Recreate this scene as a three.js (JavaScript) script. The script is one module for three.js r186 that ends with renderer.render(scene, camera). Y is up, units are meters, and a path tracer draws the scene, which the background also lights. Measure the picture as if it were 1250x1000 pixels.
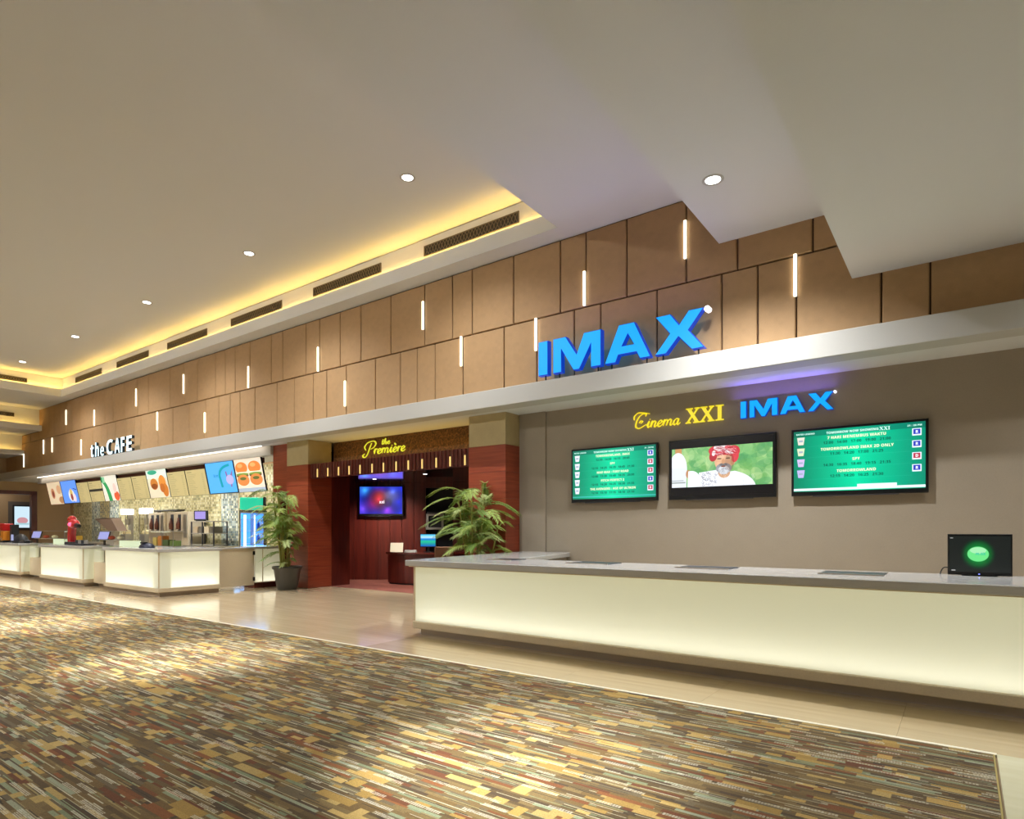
import * as THREE from 'three';
import { mergeGeometries } from 'three/addons/utils/BufferGeometryUtils.js';
import { FontLoader } from 'three/addons/loaders/FontLoader.js';
import { TextGeometry } from 'three/addons/geometries/TextGeometry.js';
import { RectAreaLightUniformsLib } from 'three/addons/lights/RectAreaLightUniformsLib.js';
import { RoundedBoxGeometry } from 'three/addons/geometries/RoundedBoxGeometry.js';

// ------------------------------------------------------------------ camera, exposure
const scene = new THREE.Scene();
scene.background = new THREE.Color(0, 0, 0);
const camera = new THREE.PerspectiveCamera(2 * Math.atan(646.5 / 751) * 180 / Math.PI, 1250 / 1293, 0.05, 200);
camera.position.set(0, 1.55, 0);
camera.rotation.y = Math.atan2(550, 751);
camera.setViewOffset(1250, 1293, 0, 0, 1250, 1000);
camera.updateProjectionMatrix();
scene.add(camera);
const renderer = new THREE.WebGLRenderer();
renderer.toneMapping = THREE.LinearToneMapping;
renderer.toneMappingExposure = 1.5;
renderer.shadowMap.enabled = true;
RectAreaLightUniformsLib.init();

// light levels
const COVE = 23, DOWN = 96, FLOORSPOT = 460, COUNTER_LED = 1.35, BAR = 3.0;
const WARM = new THREE.Color(1.0, 0.62, 0.13), WHITE = new THREE.Color(1.0, 0.95, 0.86), NEUTRAL = new THREE.Color(0.96, 0.98, 1.0);

function rect(parent, color, intensity, w, h, from, to) {
  const l = new THREE.RectAreaLight(color, intensity, w, h);
  l.position.set(...from); parent.add(l);
  l.quaternion.setFromRotationMatrix(new THREE.Matrix4().lookAt(l.position, new THREE.Vector3(...to), new THREE.Vector3(0, 1, 0)));
  return l;
}
function spot(parent, color, intensity, from, to, angle, penumbra, radius = 3) {
  const l = new THREE.SpotLight(color, intensity, 0, angle, penumbra, 2);
  l.position.set(...from); l.target.position.set(...to);
  l.castShadow = true; l.shadow.radius = radius;
  parent.add(l); parent.add(l.target);
  return l;
}

// ------------------------------------------------------------------ helpers
function rng(seed) { let a = seed >>> 0; return () => { a |= 0; a = a + 0x6D2B79F5 | 0; let t = Math.imul(a ^ a >>> 15, 1 | a); t = t + Math.imul(t ^ t >>> 7, 61 | t) ^ t; return ((t ^ t >>> 14) >>> 0) / 4294967296; }; }
const used = new Map();
function numbered(n) { const k = used.get(n) ?? 0; used.set(n, k + 1); return k ? n + '_' + String(k).padStart(3, '0') : n; }
function mesh(name, geo, mat, parent) {
  const m = new THREE.Mesh(geo, mat); m.castShadow = true; m.receiveShadow = true;
  const top = !parent || parent === scene;
  m.name = top ? numbered(name) : name; (parent || scene).add(m); return m;
}
function tag(o, label, category, group) { o.userData.label = label; o.userData.category = category; if (group) o.userData.group = group; return o; }
function thing(name, label, category, p = [0, 0, 0], turn = 0, group) {
  const g = new THREE.Group(); g.name = numbered(name); g.position.set(...p); g.rotation.y = turn; scene.add(g);
  return tag(g, label, category, group);
}
function struct(name, label) { const g = new THREE.Group(); g.name = numbered(name); g.userData.kind = 'structure'; if (label) g.userData.label = label; scene.add(g); return g; }
// uv in metres from position and normal
function muv(g, s = 1) {
  if (g.index) g = g.toNonIndexed();
  const p = g.attributes.position, n = g.attributes.normal, uv = new Float32Array(p.count * 2);
  for (let i = 0; i < p.count; i += 3) {
    const nx = Math.abs(n.getX(i) + n.getX(i + 1) + n.getX(i + 2)), ny = Math.abs(n.getY(i) + n.getY(i + 1) + n.getY(i + 2)), nz = Math.abs(n.getZ(i) + n.getZ(i + 1) + n.getZ(i + 2));
    for (let k = i; k < i + 3; k++) {
      const x = p.getX(k), y = p.getY(k), z = p.getZ(k);
      const [u, v] = ny >= nx && ny >= nz ? [x, z] : nx >= nz ? [z, y] : [x, y];
      uv[k * 2] = u * s; uv[k * 2 + 1] = v * s;
    }
  }
  g.setAttribute('uv', new THREE.BufferAttribute(uv, 2)); return g;
}
// axis box from min to max corners
function bx(x0, x1, y0, y1, z0, z1) {
  const g = new THREE.BoxGeometry(Math.abs(x1 - x0), Math.abs(y1 - y0), Math.abs(z1 - z0));
  g.translate((x0 + x1) / 2, (y0 + y1) / 2, (z0 + z1) / 2); return muv(g);
}
// box with softened edges
function rb(x0, x1, y0, y1, z0, z1, r = 0.01) {
  const g = new RoundedBoxGeometry(Math.abs(x1 - x0), Math.abs(y1 - y0), Math.abs(z1 - z0), 2, r);
  g.translate((x0 + x1) / 2, (y0 + y1) / 2, (z0 + z1) / 2); return muv(g);
}
// panel with chamfered front edges, back at z=0, front at z=d, centred in x and y
function chamfer(w, h, d, c) {
  const a = w / 2, b = h / 2, i = a - c, j = b - c, e = d - c;
  const P = [[-a, -b, 0], [a, -b, 0], [a, b, 0], [-a, b, 0], [-a, -b, e], [a, -b, e], [a, b, e], [-a, b, e], [-i, -j, d], [i, -j, d], [i, j, d], [-i, j, d]];
  const Q = [[8, 9, 10, 11], [0, 1, 5, 4], [1, 2, 6, 5], [2, 3, 7, 6], [3, 0, 4, 7], [4, 5, 9, 8], [5, 6, 10, 9], [6, 7, 11, 10], [7, 4, 8, 11], [1, 0, 3, 2]];
  const v = []; for (const [p, q, r, s] of Q) for (const k of [p, q, r, p, r, s]) v.push(...P[k]);
  const g = new THREE.BufferGeometry(); g.setAttribute('position', new THREE.Float32BufferAttribute(v, 3)); g.computeVertexNormals(); return muv(g);
}
const merge = gs => mergeGeometries(gs.map(g => { let q = g.index ? g.toNonIndexed() : g; for (const k of Object.keys(q.attributes)) if (!['position', 'normal', 'uv'].includes(k)) q.deleteAttribute(k); if (!q.attributes.uv) q.setAttribute('uv', new THREE.BufferAttribute(new Float32Array(q.attributes.position.count * 2), 2)); return q; }));
function extr(pts, depth, bevel = 0, holes = []) {
  const s = new THREE.Shape(pts.map(p => new THREE.Vector2(...p)));
  for (const h of holes) s.holes.push(new THREE.Path(h.map(p => new THREE.Vector2(...p))));
  return new THREE.ExtrudeGeometry(s, { depth, bevelEnabled: bevel > 0, bevelThickness: bevel, bevelSize: bevel, bevelSegments: 1, curveSegments: 10 });
}
// prism from a polygon on the floor plan ([x, z] pairs)
function plan(pts, y0, y1, bevel = 0) {
  const g = extr(pts.map(([x, z]) => [x, -z]), y1 - y0 - 2 * bevel, bevel); g.rotateX(-Math.PI / 2); g.translate(0, y0 + bevel, 0); return muv(g);
}
function tube(pts, r, seg = 12, rad = 6) { return new THREE.TubeGeometry(new THREE.CatmullRomCurve3(pts.map(p => new THREE.Vector3(...p))), seg, r, rad); }
function cyl(r0, r1, h, x, y, z, n = 20) { const g = new THREE.CylinderGeometry(r1, r0, h, n); g.translate(x, y + h / 2, z); return g; }
function plane(w, h, x, y, z, ry = 0) { const g = new THREE.PlaneGeometry(w, h); if (ry) g.rotateY(ry); g.translate(x, y, z); return g; }
const ORD = ['first', 'second', 'third', 'fourth', 'fifth', 'sixth', 'seventh', 'eighth', 'ninth', 'tenth', 'eleventh', 'twelfth', 'thirteenth'];

// ------------------------------------------------------------------ textures
function canvas(w, h) { const c = document.createElement('canvas'); c.width = w; c.height = h; return [c, c.getContext('2d')]; }
function ctex(c, repeat) { const t = new THREE.CanvasTexture(c); t.colorSpace = THREE.SRGBColorSpace; t.magFilter = THREE.LinearFilter; if (repeat) { t.wrapS = t.wrapT = THREE.RepeatWrapping; t.repeat.set(...repeat); } t.needsUpdate = true; return t; }
function dtex(w, h, f, srgb = true, repeat) {
  const d = new Uint8Array(w * h * 4);
  for (let y = 0; y < h; y++) for (let x = 0; x < w; x++) { const c = f(x, y), i = (y * w + x) * 4; d[i] = c[0]; d[i + 1] = c[1]; d[i + 2] = c[2]; d[i + 3] = 255; }
  const t = new THREE.DataTexture(d, w, h, THREE.RGBAFormat); if (srgb) t.colorSpace = THREE.SRGBColorSpace;
  t.magFilter = t.minFilter = THREE.LinearFilter; t.wrapS = t.wrapT = THREE.RepeatWrapping; if (repeat) t.repeat.set(...repeat); t.needsUpdate = true; return t;
}
// tileable value noise
function noise(seed, nx, ny) {
  const r = rng(seed), v = Array.from({ length: nx * ny }, r);
  return (u, w) => {
    const x = ((u % 1) + 1) % 1 * nx, y = ((w % 1) + 1) % 1 * ny, x0 = Math.floor(x), y0 = Math.floor(y), s = t => t * t * (3 - 2 * t), a = s(x - x0), b = s(y - y0);
    const g = (i, j) => v[(j % ny) * nx + i % nx];
    return (g(x0, y0) * (1 - a) + g(x0 + 1, y0) * a) * (1 - b) + (g(x0, y0 + 1) * (1 - a) + g(x0 + 1, y0 + 1) * a) * b;
  };
}
const clamp = v => Math.max(0, Math.min(255, v));
function carpetTexture() {
  const S = 2048, M = 5, px = S / M, [c, g] = canvas(S, S), r = rng(11);
  const base = ['#6b5632', '#7a6238', '#5e4a2a', '#6f6044', '#836c40', '#53412a', '#765c30'];
  const pick = a => a[Math.floor(r() * a.length)];
  const rows = []; let y = 0; while (y < S) { const h = Math.min(S - y, Math.round(px * (0.016 + 0.024 * r()))); rows.push([y, Math.max(h, 3)]); y += Math.max(h, 3); }
  const seg = (x, w, yy, h, col) => { g.fillStyle = col; g.fillRect(x, yy, w, h); if (x + w > S) g.fillRect(x - S, yy, w, h); };
  for (const [yy, h] of rows) { let x = 0; while (x < S) { const w = px * (0.07 + 0.36 * r()); seg(x, w, yy, h, pick(base)); x += w; } }
  const lines = ['#b9ae8a', '#8f9c76', '#a3925e', '#3f3524', '#cbc3a6'];
  for (let k = 0; k < 2200; k++) { const [yy, h] = pick(rows); seg(r() * S, px * (0.1 + 0.4 * r()), yy + Math.floor(r() * h), 2 + Math.floor(r() * 2), pick(lines)); }
  for (let k = 0; k < 300; k++) { const [yy, h] = pick(rows); seg(r() * S, px * (0.14 + 0.4 * r()), yy, Math.min(h, 11), pick(['#929a76', '#828a66', '#9ea284'])); }
  for (let k = 0; k < 460; k++) { const [yy, h] = pick(rows); seg(r() * S, px * (0.10 + 0.26 * r()), yy, h, pick(['#7d4a24', '#6e3f20', '#8a5429'])); }
  for (let k = 0; k < 620; k++) { const i = Math.floor(r() * (rows.length - 4)), n = 1 + Math.floor(r() * 2.4); let h = 0; for (let q = 0; q < n; q++) h += rows[i + q][1]; const w = r() < 0.5 ? px * (0.07 + 0.05 * r()) : px * (0.12 + 0.22 * r()); seg(r() * S, w, rows[i][0], h, pick(['#b5934a', '#c09c54', '#a88642', '#b99c5a', '#c6a660'])); }
  for (let k = 0; k < 460; k++) { const [yy, h] = pick(rows); const w = px * (0.12 + 0.2 * r()), x = r() * S; for (let q = 0; q < Math.min(h, 12); q += 4) for (let t = 0; t < w; t += 7) { g.fillStyle = r() < 0.8 ? '#d8d0b8' : '#b7ab8c'; g.fillRect((x + t) % S, yy + q, 6, 2.4); } }
  const im = g.getImageData(0, 0, S, S), q = im.data;
  for (let i = 0; i < q.length; i += 4) { const n = 0.72 + 0.24 * r(); q[i] = clamp(q[i] * n); q[i + 1] = clamp(q[i + 1] * n); q[i + 2] = clamp(q[i + 2] * n); }
  g.putImageData(im, 0, 0);
  return ctex(c, [1 / M, 1 / M]);
}
function woodTexture(seed, A, B, along = 0) { // grain runs along u (0) or v (1)
  const n1 = noise(seed, 4, 64), n2 = noise(seed + 1, 8, 160), n3 = noise(seed + 2, 3, 12);
  return dtex(512, 512, (x, y) => { const u = along ? y / 512 : x / 512, v = along ? x / 512 : y / 512; const t = 0.45 * n1(u, v) + 0.3 * n2(u, v) + 0.25 * n3(u, v); return A.map((a, i) => clamp(a + (B[i] - a) * t)); }, true, [0.5, 0.5]);
}
function marbleTexture(seed, A, B) {
  const n1 = noise(seed, 3, 40), n2 = noise(seed + 5, 6, 110), n3 = noise(seed + 9, 4, 5);
  return dtex(512, 512, (x, y) => { const u = x / 512, v = y / 512 + 0.012 * n3(x / 512, y / 512); const t = 0.5 * n1(u, v) + 0.2 * n2(u, v) + 0.3 * n3(u, v); return A.map((a, i) => clamp(a + (B[i] - a) * t)); }, true, [1 / 2.4, 1 / 2.4]);
}
function clothTexture(seed, col, amp, rep) { const r = rng(seed), n = noise(seed, 12, 12); return dtex(256, 256, (x, y) => { const t = 1 + amp * (r() - 0.5) + amp * 0.6 * (n(x / 256, y / 256) - 0.5); return col.map(c => clamp(c * t)); }, true, rep); }
function mosaicTexture(seed, cols) {
  const [c, g] = canvas(512, 512), r = rng(seed); g.fillStyle = '#b9b49a'; g.fillRect(0, 0, 512, 512);
  for (let y = 0; y < 512; y += 16) for (let x = 0; x < 512; x += 16) { g.fillStyle = cols[Math.floor(r() * cols.length)]; g.fillRect(x + 1, y + 1, 14, 14); }
  return ctex(c, [1 / 3, 1 / 3]);
}
function bumpNoise(seed, a, b, rep) { const n = noise(seed, a, b), m = noise(seed + 3, a * 3, b * 3); return dtex(256, 256, (x, y) => { const t = 255 * (0.6 * n(x / 256, y / 256) + 0.4 * m(x / 256, y / 256)); return [t, t, t]; }, false, rep); }

// ------------------------------------------------------------------ materials
const std = (o) => new THREE.MeshStandardMaterial({ roughness: 0.7, ...o });
const phy = (o) => new THREE.MeshPhysicalMaterial({ roughness: 0.5, ...o });
const M = {
  ceiling: std({ color: '#d3d4d4', roughness: 0.85, bumpMap: bumpNoise(3, 40, 40, [0.5, 0.5]), bumpScale: 0.0006 }),
  white: std({ color: '#b6b4ae', roughness: 0.6 }),
  taupe: std({ map: clothTexture(8, [152, 140, 122], 0.03, [0.5, 0.5]), roughness: 0.75 }),
  beige: std({ color: '#b99c78', roughness: 0.8 }),
  tan: std({ map: clothTexture(5, [176, 158, 116], 0.06, [0.6, 0.6]), roughness: 0.75 }),
  panel: std({ map: clothTexture(7, [170, 136, 96], 0.07, [1.2, 1.2]), roughness: 0.75 }),
  panelBack: std({ color: '#4a3524', roughness: 0.9 }),
  red: std({ map: woodTexture(21, [172, 82, 52], [122, 48, 30]), roughness: 0.35 }),
  redDark: std({ map: woodTexture(25, [112, 42, 30], [66, 22, 18], 1), roughness: 0.3 }),
  redGloss: phy({ map: woodTexture(29, [96, 36, 26], [60, 20, 16]), roughness: 0.12, clearcoat: 1, clearcoatRoughness: 0.05 }),
  redCarpet: std({ map: clothTexture(31, [120, 62, 48], 0.2, [1, 1]), roughness: 0.95 }),
  cork: std({ map: (() => { const n = noise(41, 60, 60), m = noise(42, 140, 140); return dtex(512, 512, (x, y) => { const t = 0.35 + 0.9 * (0.5 * n(x / 512, y / 512) + 0.5 * m(x / 512, y / 512)); return [clamp(120 * t), clamp(82 * t), clamp(46 * t)]; }, true, [0.5, 0.5]); })(), roughness: 0.85 }),
  carpet: std({ map: carpetTexture(), roughness: 1.0, bumpMap: bumpNoise(51, 120, 120, [1, 1]), bumpScale: 0.002 }),
  marbleA: phy({ map: marbleTexture(61, [214, 194, 160], [188, 166, 132]), roughness: 0.13 }),
  marbleB: phy({ map: marbleTexture(71, [209, 188, 154], [190, 168, 134]), roughness: 0.13 }),
  marbleC: phy({ map: marbleTexture(81, [198, 193, 162], [184, 178, 146]), roughness: 0.2 }),
  marbleDimmed: phy({ map: marbleTexture(75, [184, 164, 126], [164, 143, 106]), roughness: 0.24 }),  // browner strip stone, its colour darkened to offset the counter's glow
  grout: std({ color: '#a48f70', roughness: 0.8 }),
  stoneTop: phy({ map: marbleTexture(91, [198, 196, 192], [178, 176, 172]), roughness: 0.14 }),
  rail: std({ map: clothTexture(93, [214, 198, 168], 0.04, [0.5, 0.5]), roughness: 0.4 }),
  plinth: std({ color: '#b3a595', roughness: 0.4, metalness: 0.2 }),
  acrylic: phy({ color: new THREE.Color(0.92, 0.94, 0.88), transmission: 0.6, roughness: 1, thickness: 0, emissive: new THREE.Color(0.82, 0.86, 0.6), emissiveIntensity: 0.19 }),
  cavity: std({ color: '#f2efe2', roughness: 0.9 }),
  black: std({ color: '#0b0b0d', roughness: 0.3 }),
  blackMatt: std({ color: '#17171a', roughness: 0.6 }),
  darkGrey: std({ color: '#34343a', roughness: 0.45 }),
  steel: std({ color: '#b9b6ae', roughness: 0.32, metalness: 0.85 }),
  steelSoft: std({ color: '#a8a399', roughness: 0.5, metalness: 0.25 }),
  brass: std({ color: '#c4b070', roughness: 0.35, metalness: 0.9 }),
  strip: std({ color: '#e6ddc4', roughness: 0.4 }),
  vent: std({ color: '#6d6252', roughness: 0.5, metalness: 0.3 }),
  glass: phy({ color: '#ffffff', transmission: 1, roughness: 0.02, thickness: 0 }),
  led: std({ color: '#fff4d8', emissive: new THREE.Color(1.0, 0.9, 0.66), emissiveIntensity: 1.5 }),
  ledWarm: std({ color: '#ffd27a', emissive: new THREE.Color(1.0, 0.66, 0.2), emissiveIntensity: 2.0 }),
  tick: std({ color: '#d9b35c', emissive: new THREE.Color(1.0, 0.72, 0.26), emissiveIntensity: 0.5 }),
  lens: std({ color: '#ffffff', emissive: new THREE.Color(1, 1, 1), emissiveIntensity: 6 }),
  leafA: phy({ color: '#9bb04a', roughness: 0.55, side: THREE.DoubleSide, transmission: 0.25, thickness: 0 }),
  leafB: phy({ color: '#c6d48a', roughness: 0.5, side: THREE.DoubleSide, transmission: 0.25, thickness: 0 }),
  leafC: phy({ color: '#7a9a3e', roughness: 0.55, side: THREE.DoubleSide, transmission: 0.25, thickness: 0 }),
  stem: std({ color: '#8a8a3c', roughness: 0.6 }),
  soil: std({ color: '#2c2017', roughness: 1 }),
  pot: phy({ color: '#3a3833', roughness: 0.28, clearcoat: 0.5 }),
};

// ------------------------------------------------------------------ floor and carpet
const X0 = -38, X1 = 6, ZF = 5.5;
const CZ = -5.40, CX = 0.17;
{
  const floor = struct('floor', 'polished cream stone floor in large slabs');
  mesh('screed', bx(X0 - 4, X1, -0.3, -0.012, -17.5, ZF), M.grout, floor);
  const tw = 1.5, td = 1.0, geoms = {};
  const tile = (x0, x1, z0, z1, m) => { const w = x1 - x0 - 0.0014, d = z1 - z0 - 0.0014, k = w.toFixed(2) + '_' + d.toFixed(2); geoms[k] ??= bx(-w / 2, w / 2, -0.012, 0, -d / 2, d / 2); const t = mesh('tile', geoms[k], m, floor); t.position.set((x0 + x1) / 2, 0, (z0 + z1) / 2); };
  const r = rng(5);
  for (let x = -37.9, i = 0; x < X1 - 0.1; x += tw, i++) {
    for (let z = CZ - td * 0.999; z > -9.8; z -= td) tile(x, Math.min(x + tw, X1), z, z + td, z > CZ - 1.1 && x > -6.6 ? M.marbleDimmed : r() < 0.5 ? M.marbleA : M.marbleB);
  }
  for (let x = CX + 0.02; x < X1 - 0.1; x += 1.2) for (let z = CZ; z < ZF - 0.1; z += 1.2) tile(x, Math.min(x + 1.2, X1), z, Math.min(z + 1.2, ZF), M.marbleC);
  mesh('floor_slab', bx(X0 - 4, -16.0, -0.012, 0, -12.4, -9.4), M.marbleA, floor);
  mesh('floor_slab', bx(-13.9, X1, -0.012, 0, -10.6, -9.402), M.marbleB, floor);
  mesh('floor_slab', bx(X0 - 4, X0 + 0.1, -0.012, 0, -9.4, ZF), M.marbleA, floor);
  mesh('inner_carpet', bx(-16, -8, -0.012, 0.004, -16.5, -10.6), M.redCarpet, floor);
  const carpet = thing('carpet', 'wide patterned carpet woven in gold, olive, rust and sage dashes', 'carpet');
  mesh('pile', bx(X0 + 0.11, CX - 0.002, -0.012, 0.004, CZ + 0.045, ZF - 0.01), M.carpet, carpet);
  mesh('edge_strip', rb(X0 + 0.11, CX + 0.02, -0.012, 0.007, CZ, CZ + 0.042, 0.002), M.strip, carpet);
  mesh('brass_edge', rb(CX - 0.001, CX + 0.008, -0.012, 0.007, CZ + 0.045, ZF - 0.01, 0.002), M.brass, carpet);
}

// ------------------------------------------------------------------ ceiling
const H1 = 7.68, H2 = 6.9, H3 = 6.03, H4 = 5.04, SOF = 3.92, BT = 4.26, PZ = -9.7, LZ = -9.27;
const TL = -29.3, TR = -5.79, TF = 4.2;
{
  const c = struct('ceiling', 'stepped pale ceiling with a lit tray and falling bulkheads');
  mesh('tray_panel', bx(TL - 0.4, TR + 0.4, H1, H1 + 0.15, LZ - 0.4, TF + 0.4), M.ceiling, c);
  // underside strip along the panel wall, front strip, right and left sides of the tray
  mesh('tray_border', bx(TL - 4.0, TR + 0.001, H2, H2 + 0.05, PZ - 0.02, LZ), M.ceiling, c);
  mesh('tray_border', bx(TL - 4.0, TR, H2, H2 + 0.05, TF, ZF), M.ceiling, c);
  mesh('tray_border', bx(TL - 4.0, TL, H2, H2 + 0.05, LZ, TF), M.ceiling, c);
  mesh('bulkhead', bx(TR, -3.06, H2, H2 + 0.9, PZ - 0.02, ZF), M.ceiling, c);
  mesh('bulkhead', bx(-3.08, -1.22, H3, H2 + 0.9, PZ - 0.005, ZF), M.ceiling, c);
  mesh('bulkhead', bx(-1.24, X1, H4, H2 + 0.9, PZ - 0.005, ZF), M.ceiling, c);
  // cove lips and risers round the tray
  const lipTop = 7.2;
  mesh('cove_lip', bx(TL, TR, H2 + 0.05, lipTop, LZ - 0.04, LZ), M.ceiling, c);
  mesh('cove_lip', bx(TL, TR, H2 + 0.05, lipTop, TF, TF + 0.04), M.ceiling, c);
  mesh('cove_lip', bx(TL - 0.04, TL, H2 + 0.05, lipTop, LZ - 0.04, TF + 0.04), M.ceiling, c);
  mesh('cove_riser', bx(TL - 0.2, TR, H2 + 0.05, H1 - 0.012, LZ - 0.15, LZ - 0.11), M.ceiling, c);
  mesh('cove_riser', bx(TL - 0.2, TR, H2 + 0.05, H1 - 0.012, TF + 0.11, TF + 0.15), M.ceiling, c);
  mesh('cove_riser', bx(TL - 0.24, TL - 0.2, H2 + 0.05, H1 - 0.012, LZ - 0.15, TF + 0.15), M.ceiling, c);
  mesh('cove_shelf', bx(TL, TR, 7.1, 7.15, LZ - 0.11, LZ - 0.04), M.ceiling, c); mesh('cove_shelf', bx(TL, TR, 7.1, 7.15, TF + 0.04, TF + 0.11), M.ceiling, c); mesh('cove_shelf', bx(TL - 0.2, TL - 0.04, 7.1, 7.15, LZ, TF), M.ceiling, c);
  mesh('cove_back', bx(TL - 0.45, TR, H2, H1 + 0.15, LZ - 0.44, LZ - 0.4), M.ceiling, c);
  mesh('cove_back', bx(TL - 0.45, TR, H2, H1 + 0.15, TF + 0.4, TF + 0.44), M.ceiling, c);
  mesh('cove_back', bx(TL - 0.45, TL - 0.41, H2, H1 + 0.15, LZ - 0.4, TF + 0.4), M.ceiling, c);
  // steps at the far end
  mesh('bulkhead', bx(-35.6, -33.3, 5.95, H2 + 0.9, PZ - 0.005, ZF), M.ceiling, c);
  mesh('cove_lip', bx(-33.3, -32.95, 5.93, 5.99, PZ - 0.005, ZF), M.ceiling, c);
  mesh('cove_lip', bx(-33.0, -32.95, 5.99, 6.16, PZ - 0.005, ZF), M.ceiling, c);
  mesh('bulkhead', bx(X0 - 0.2, -35.6, H4, H2 + 0.9, PZ - 0.005, ZF), M.ceiling, c);
  mesh('cove_lip', bx(-35.6, -35.3, H4 - 0.02, H4 + 0.04, PZ - 0.005, ZF), M.ceiling, c);
  mesh('cove_lip', bx(-35.35, -35.3, H4 + 0.04, H4 + 0.2, PZ - 0.005, ZF), M.ceiling, c);
  // low soffit behind the beam
  mesh('low_soffit', bx(X0 - 4, X1, SOF, SOF + 0.1, -17.5, -9.74), M.ceiling, c);
  mesh('roof_slab', bx(X0 - 4.2, X1 + 0.2, H1 + 0.16, H1 + 0.3, -10.2, ZF + 0.2), M.panelBack, c);
}
// cove light strips
function coveStrip(label, geo, lights) {
  const o = mesh('cove_light', geo, M.ledWarm); tag(o, label, 'strip light', 'hidden amber cove strips');
  for (const a of lights) rect(scene, WARM, ...a);
}
{
  const L = TR - TL, W = TF - LZ, mx = (TR + TL) / 2, mz = (TF + LZ) / 2;
  const LY = 7.165;
  coveStrip('amber strip light in the trough of the long ceiling cove above the brown panels', bx(TL, TR, LY - 0.015, LY, LZ - 0.1, LZ - 0.05), [[COVE, L - 0.3, 0.045, [mx, LY + 0.006, LZ - 0.075], [mx, LY + 1, LZ + 0.55]], [COVE * 0.3, L - 0.3, 0.03, [mx, LY + 0.008, LZ - 0.06], [mx, LY + 0.5, LZ - 0.3]]]);
  coveStrip('amber strip light in the ceiling cove on the far side of the hall', bx(TL, TR, LY - 0.015, LY, TF + 0.05, TF + 0.1), [[COVE, L - 0.3, 0.045, [mx, LY + 0.006, TF + 0.075], [mx, LY + 1, TF - 0.55]]]);
  coveStrip('amber strip light in the short ceiling cove at the far end', bx(TL - 0.16, TL - 0.06, LY - 0.015, LY, LZ, TF), [[COVE, W, 0.06, [TL - 0.1, LY + 0.006, mz], [TL + 0.2, LY + 1, mz]]]);
  // rotate the strip lights that run along z
  for (const [x, y, lab] of [[-33.1, 5.99, 'amber strip light on the lower ceiling step over the far wall'], [-35.45, H4 + 0.04, 'amber strip light on the lowest ceiling step at the far end']])
    coveStrip(lab, bx(x - 0.05, x + 0.03, y, y + 0.02, PZ + 0.05, ZF - 0.1), [[COVE * 0.5, 14.5, 0.06, [x, y + 0.04, -2.2], [x - 0.08, y + 1, -2.2]]]);
}
// ceiling vents
function vent(x0, x1, y0, y1, zf, label, group, turned) {
  const w = x1 - x0, h = y1 - y0, g = thing('air_vent', label, 'vent', turned ?? [(x0 + x1) / 2, y0, zf], turned ? Math.PI / 2 : 0, group);
  mesh('backing', bx(-w / 2, w / 2, 0, h, 0, 0.004), M.blackMatt, g);
  mesh('frame', merge([bx(-w / 2, w / 2, 0, 0.02, 0.004, 0.02), bx(-w / 2, w / 2, h - 0.02, h, 0.004, 0.02), bx(-w / 2, -w / 2 + 0.02, 0.02, h - 0.02, 0.004, 0.02), bx(w / 2 - 0.02, w / 2, 0.02, h - 0.02, 0.004, 0.02)]), M.vent, g);
  const bars = []; const n = Math.round(w / 0.085);
  for (let i = 1; i < n; i++) { const x = -w / 2 + i * w / n; for (const s of [-1, 1]) { const b = new THREE.BoxGeometry(0.012, Math.hypot(h - 0.04, 0.085), 0.008); b.rotateZ(s * Math.atan2(0.085, h - 0.04)); b.translate(x, h / 2, 0.01); bars.push(muv(b)); } }
  mesh('grille', merge(bars), M.vent, g).userData.kind = 'stuff';
}
{
  const place = ['right of the others, nearest the blue letters', 'second from the right', 'third from the right', 'fourth from the right', 'fifth from the right', 'last one before the far corner'];
  for (let i = 0; i < 6; i++) { const x1 = -6.7 - 3.79 * i; vent(x1 - 2.46, x1, 7.3, 7.52, LZ - 0.11, 'long ceiling cove vent above the brown panels, ' + place[i], 'cove vents'); }
  vent(0, 2.6, 7.28, 7.46, 0, 'ceiling vent on the short far end of the tray', 'cove vents', [TL - 0.2, 7.28, -6.9]);
  vent(0, 3.0, 6.45, 6.62, 0, 'ceiling vent on the lower far step', 'cove vents', [-33.3, 6.46, -7.3]);
}
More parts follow.
